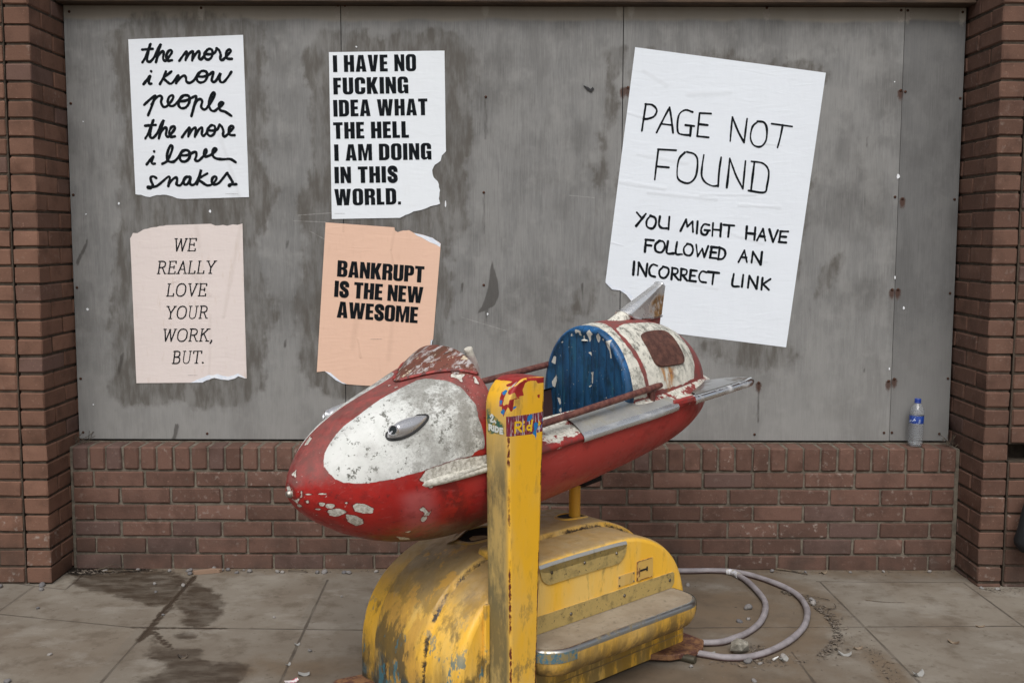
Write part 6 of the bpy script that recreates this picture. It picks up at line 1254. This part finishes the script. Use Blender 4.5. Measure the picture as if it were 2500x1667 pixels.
scrap(1.17, -.90, .018, .012, .4, mwp.mat, "small pale paper crumb on the paving left of the base, nearer the wall", "paper scrap", "paper_scrap")
scrap(1.175, -1.085, .018, .010, 1., mwp.mat, "small pale paper crumb on the paving left of the base, nearer the front", "paper scrap", "paper_scrap")
scrap(3.135, -.985, .045, .008, -.15, mwp.mat, "white curled strip of peel on the dusty slab right of the hose", "scrap", "peel", None, .012)
scrap(3.33, -1.16, .040, .018, .5, mwp.mat, "crumpled grey white flake nearest the camera at right", "scrap", "flake", None, .014)
scrap(2.905, -1.03, .03, .022, .6, mwp.mat, "grey plastic crumb beside the cigarette end outside the hose", "scrap", "plastic_scrap", None, .01)
scrap(3.20, -.925, .035, .014, .2, mlf.mat, "dry brown curled leaf in the dirt line right of the hose", "leaf", "dry_leaf", None, .008)
scrap(3.57, -.865, .040, .014, -.5, mlf.mat, "dry tan leaf alone on the clean right hand slab", "leaf", "dry_leaf", None, .008)
scrap(3.74, -.70, .035, .012, .1, mlf.mat, "flat brown leaf lying across the joint at right", "leaf", "dry_leaf", None, .005)
scrap(.79, -1.02, .034, .016, .1, mtw.mat, "dark soggy leaf in the wet patch at left", "leaf", "dry_leaf", None, .010)
scrap(2.75, -1.085, .034, .020, -.6, mlf.mat, "broken tan bark chip in front of the rock and hose", "leaf", "bark_chip", None, .004)
scrap(3.33, -.05, .03, .018, .3, mlf.mat, "orange brown leaf by the wall foot beyond the hose", "leaf", "dry_leaf", None, .008)
scrap(2.60, -.40, .030, .016, .6, mlf.mat, "pale leaf on the paving behind the yellow step", "leaf", "dry_leaf", None, .006)
scrap(2.66, -.965, .035, .010, .2, mwp.mat, "thin white splinter between the hose ends at the base foot", "scrap", "splinter", None, .003)
# litter heaped in the bend of the hose, and grit along the walls: nobody could count it
mgr = M("litter_bits", .9); mgr.col(mgr.mix(mgr.n("ShaderNodeNewGeometry").outputs["Random Per Island"], (.035, .026, .02), (.20, .165, .13)))
k = np.random.RandomState(5); V = []; mb = MB()
def bit(x, y, s, z=.0):
    a = k.uniform(0, 6.3); l = s * k.uniform(.6, 2.2); b = s * k.uniform(.25, .7); ca, sa = math.cos(a), math.sin(a); z = z + .001; h = s * k.uniform(.15, .5)
    mb.add([(x + ca * l, y + sa * l, z), (x - sa * b, y + ca * b, z + h), (x - ca * l, y - sa * l, z + .3 * h), (x + sa * b, y - ca * b, z)], [[0, 1, 2], [0, 2, 3], [0, 1, 3], [1, 2, 3]])
for _ in range(520):
    t_ = k.uniform(-1.15, .95); rr_ = .245 + abs(k.normal(0, .022)); bit(2.93 + rr_ * 1.0 * math.cos(t_), -.56 + rr_ * 1.55 * math.sin(t_) - .06, k.uniform(.002, .008), k.uniform(0, .008))
for _ in range(260): bit(2.80 + k.normal(0, .09), -1.035 + k.normal(0, .022), k.uniform(.0015, .006))
for _ in range(170): bit(3.24 + k.normal(0, .03), -1.05 + k.normal(0, .13), k.uniform(.0015, .005))
for _ in range(130): bit(2.83 + k.normal(0, .035), -.93 + k.normal(0, .025), k.uniform(.002, .006))
tag(mb.build("litter", mgr.mat, smooth=0), kind="stuff")
mb = MB()
for _ in range(900): bit(k.uniform(.0, 3.93), -.012 - abs(k.normal(0, .028)), k.uniform(.001, .0045))
for _ in range(420): bit(k.uniform(-.3, 4.3), k.uniform(-1.5, -.05), k.uniform(.0008, .0028))
for _ in range(160): bit(3.95 + abs(k.normal(0, .15)), -.245 - abs(k.normal(0, .03)), k.uniform(.001, .005))
for _ in range(160): bit(k.normal(.10, .08), -.03 - abs(k.normal(0, .025)), k.uniform(.002, .008))
for _ in range(90): bit(k.uniform(2.5, 3.2), k.uniform(-1.25, -.2), k.uniform(.001, .004))
tag(mb.build("grit", mgr.mat, smooth=0), kind="stuff")
# dead straw caught in the corners of the sill
for cx, lab_ in ((.03, "dry straw wisp caught in the left corner of the brick sill"), (3.905, "dark cobwebbed weed wisp in the right corner of the brick sill")):
    mb = MB()
    for i in range(16):
        p0 = np.array([cx + random.uniform(-.03, .03), random.uniform(.02, .09), .553]); d = np.array([random.uniform(-.05, .05), random.uniform(-.03, .03), random.uniform(.005, .06)]); mb.tube([p0, p0 + d * .5 + (0, 0, .006), p0 + d], .0011, 5)
    tag(mb.build("dry_weed", mtw.mat, loc=(cx, .05, .553)), lab_, "weed")
# black cloth bag hanging at the right edge
mbg = M("black_cloth", .9); mbg.col((.006, .006, .007)).bump(mbg.noise(30, 4), .4, .01)
bag = empty("cloth_bag", (4.14, -.30, .17)); tag(bag, "black cloth bag hanging at the very right edge against the brick", "bag")
lp = [(4.052, .205), (4.048, .225), (4.062, .27), (4.075, .34), (4.095, .42), (4.22, .44), (4.30, .40), (4.32, .25), (4.27, .185), (4.12, .178), (4.075, .176)]
c = np.mean(np.array(lp), 0); rows = []
for d, s_ in ((-.268, .55), (-.270, .9), (-.285, 1.), (-.315, 1.), (-.335, .92), (-.342, .55)): rows.append([(4.18 + (x - 4.18) * s_ - 4.14, d + .30, .30 + (z - .30) * s_ - .17) for x, z in lp])
mb = MB(); rows = np.array(rows); mb.grid(rows, closed=True); mb.add(rows[0], [list(range(len(lp)))]); mb.add(rows[-1], [list(range(len(lp)))]); mb.build("bag_body", mbg.mat, parent=bag, smooth=60)
MB().tube([(.0, -.005, .25), (.03, .02, .55), (.06, .06, .80), (.09, .0, .55), (.12, -.005, .25)], .006, 8).build("strap", mbg.mat, parent=bag)
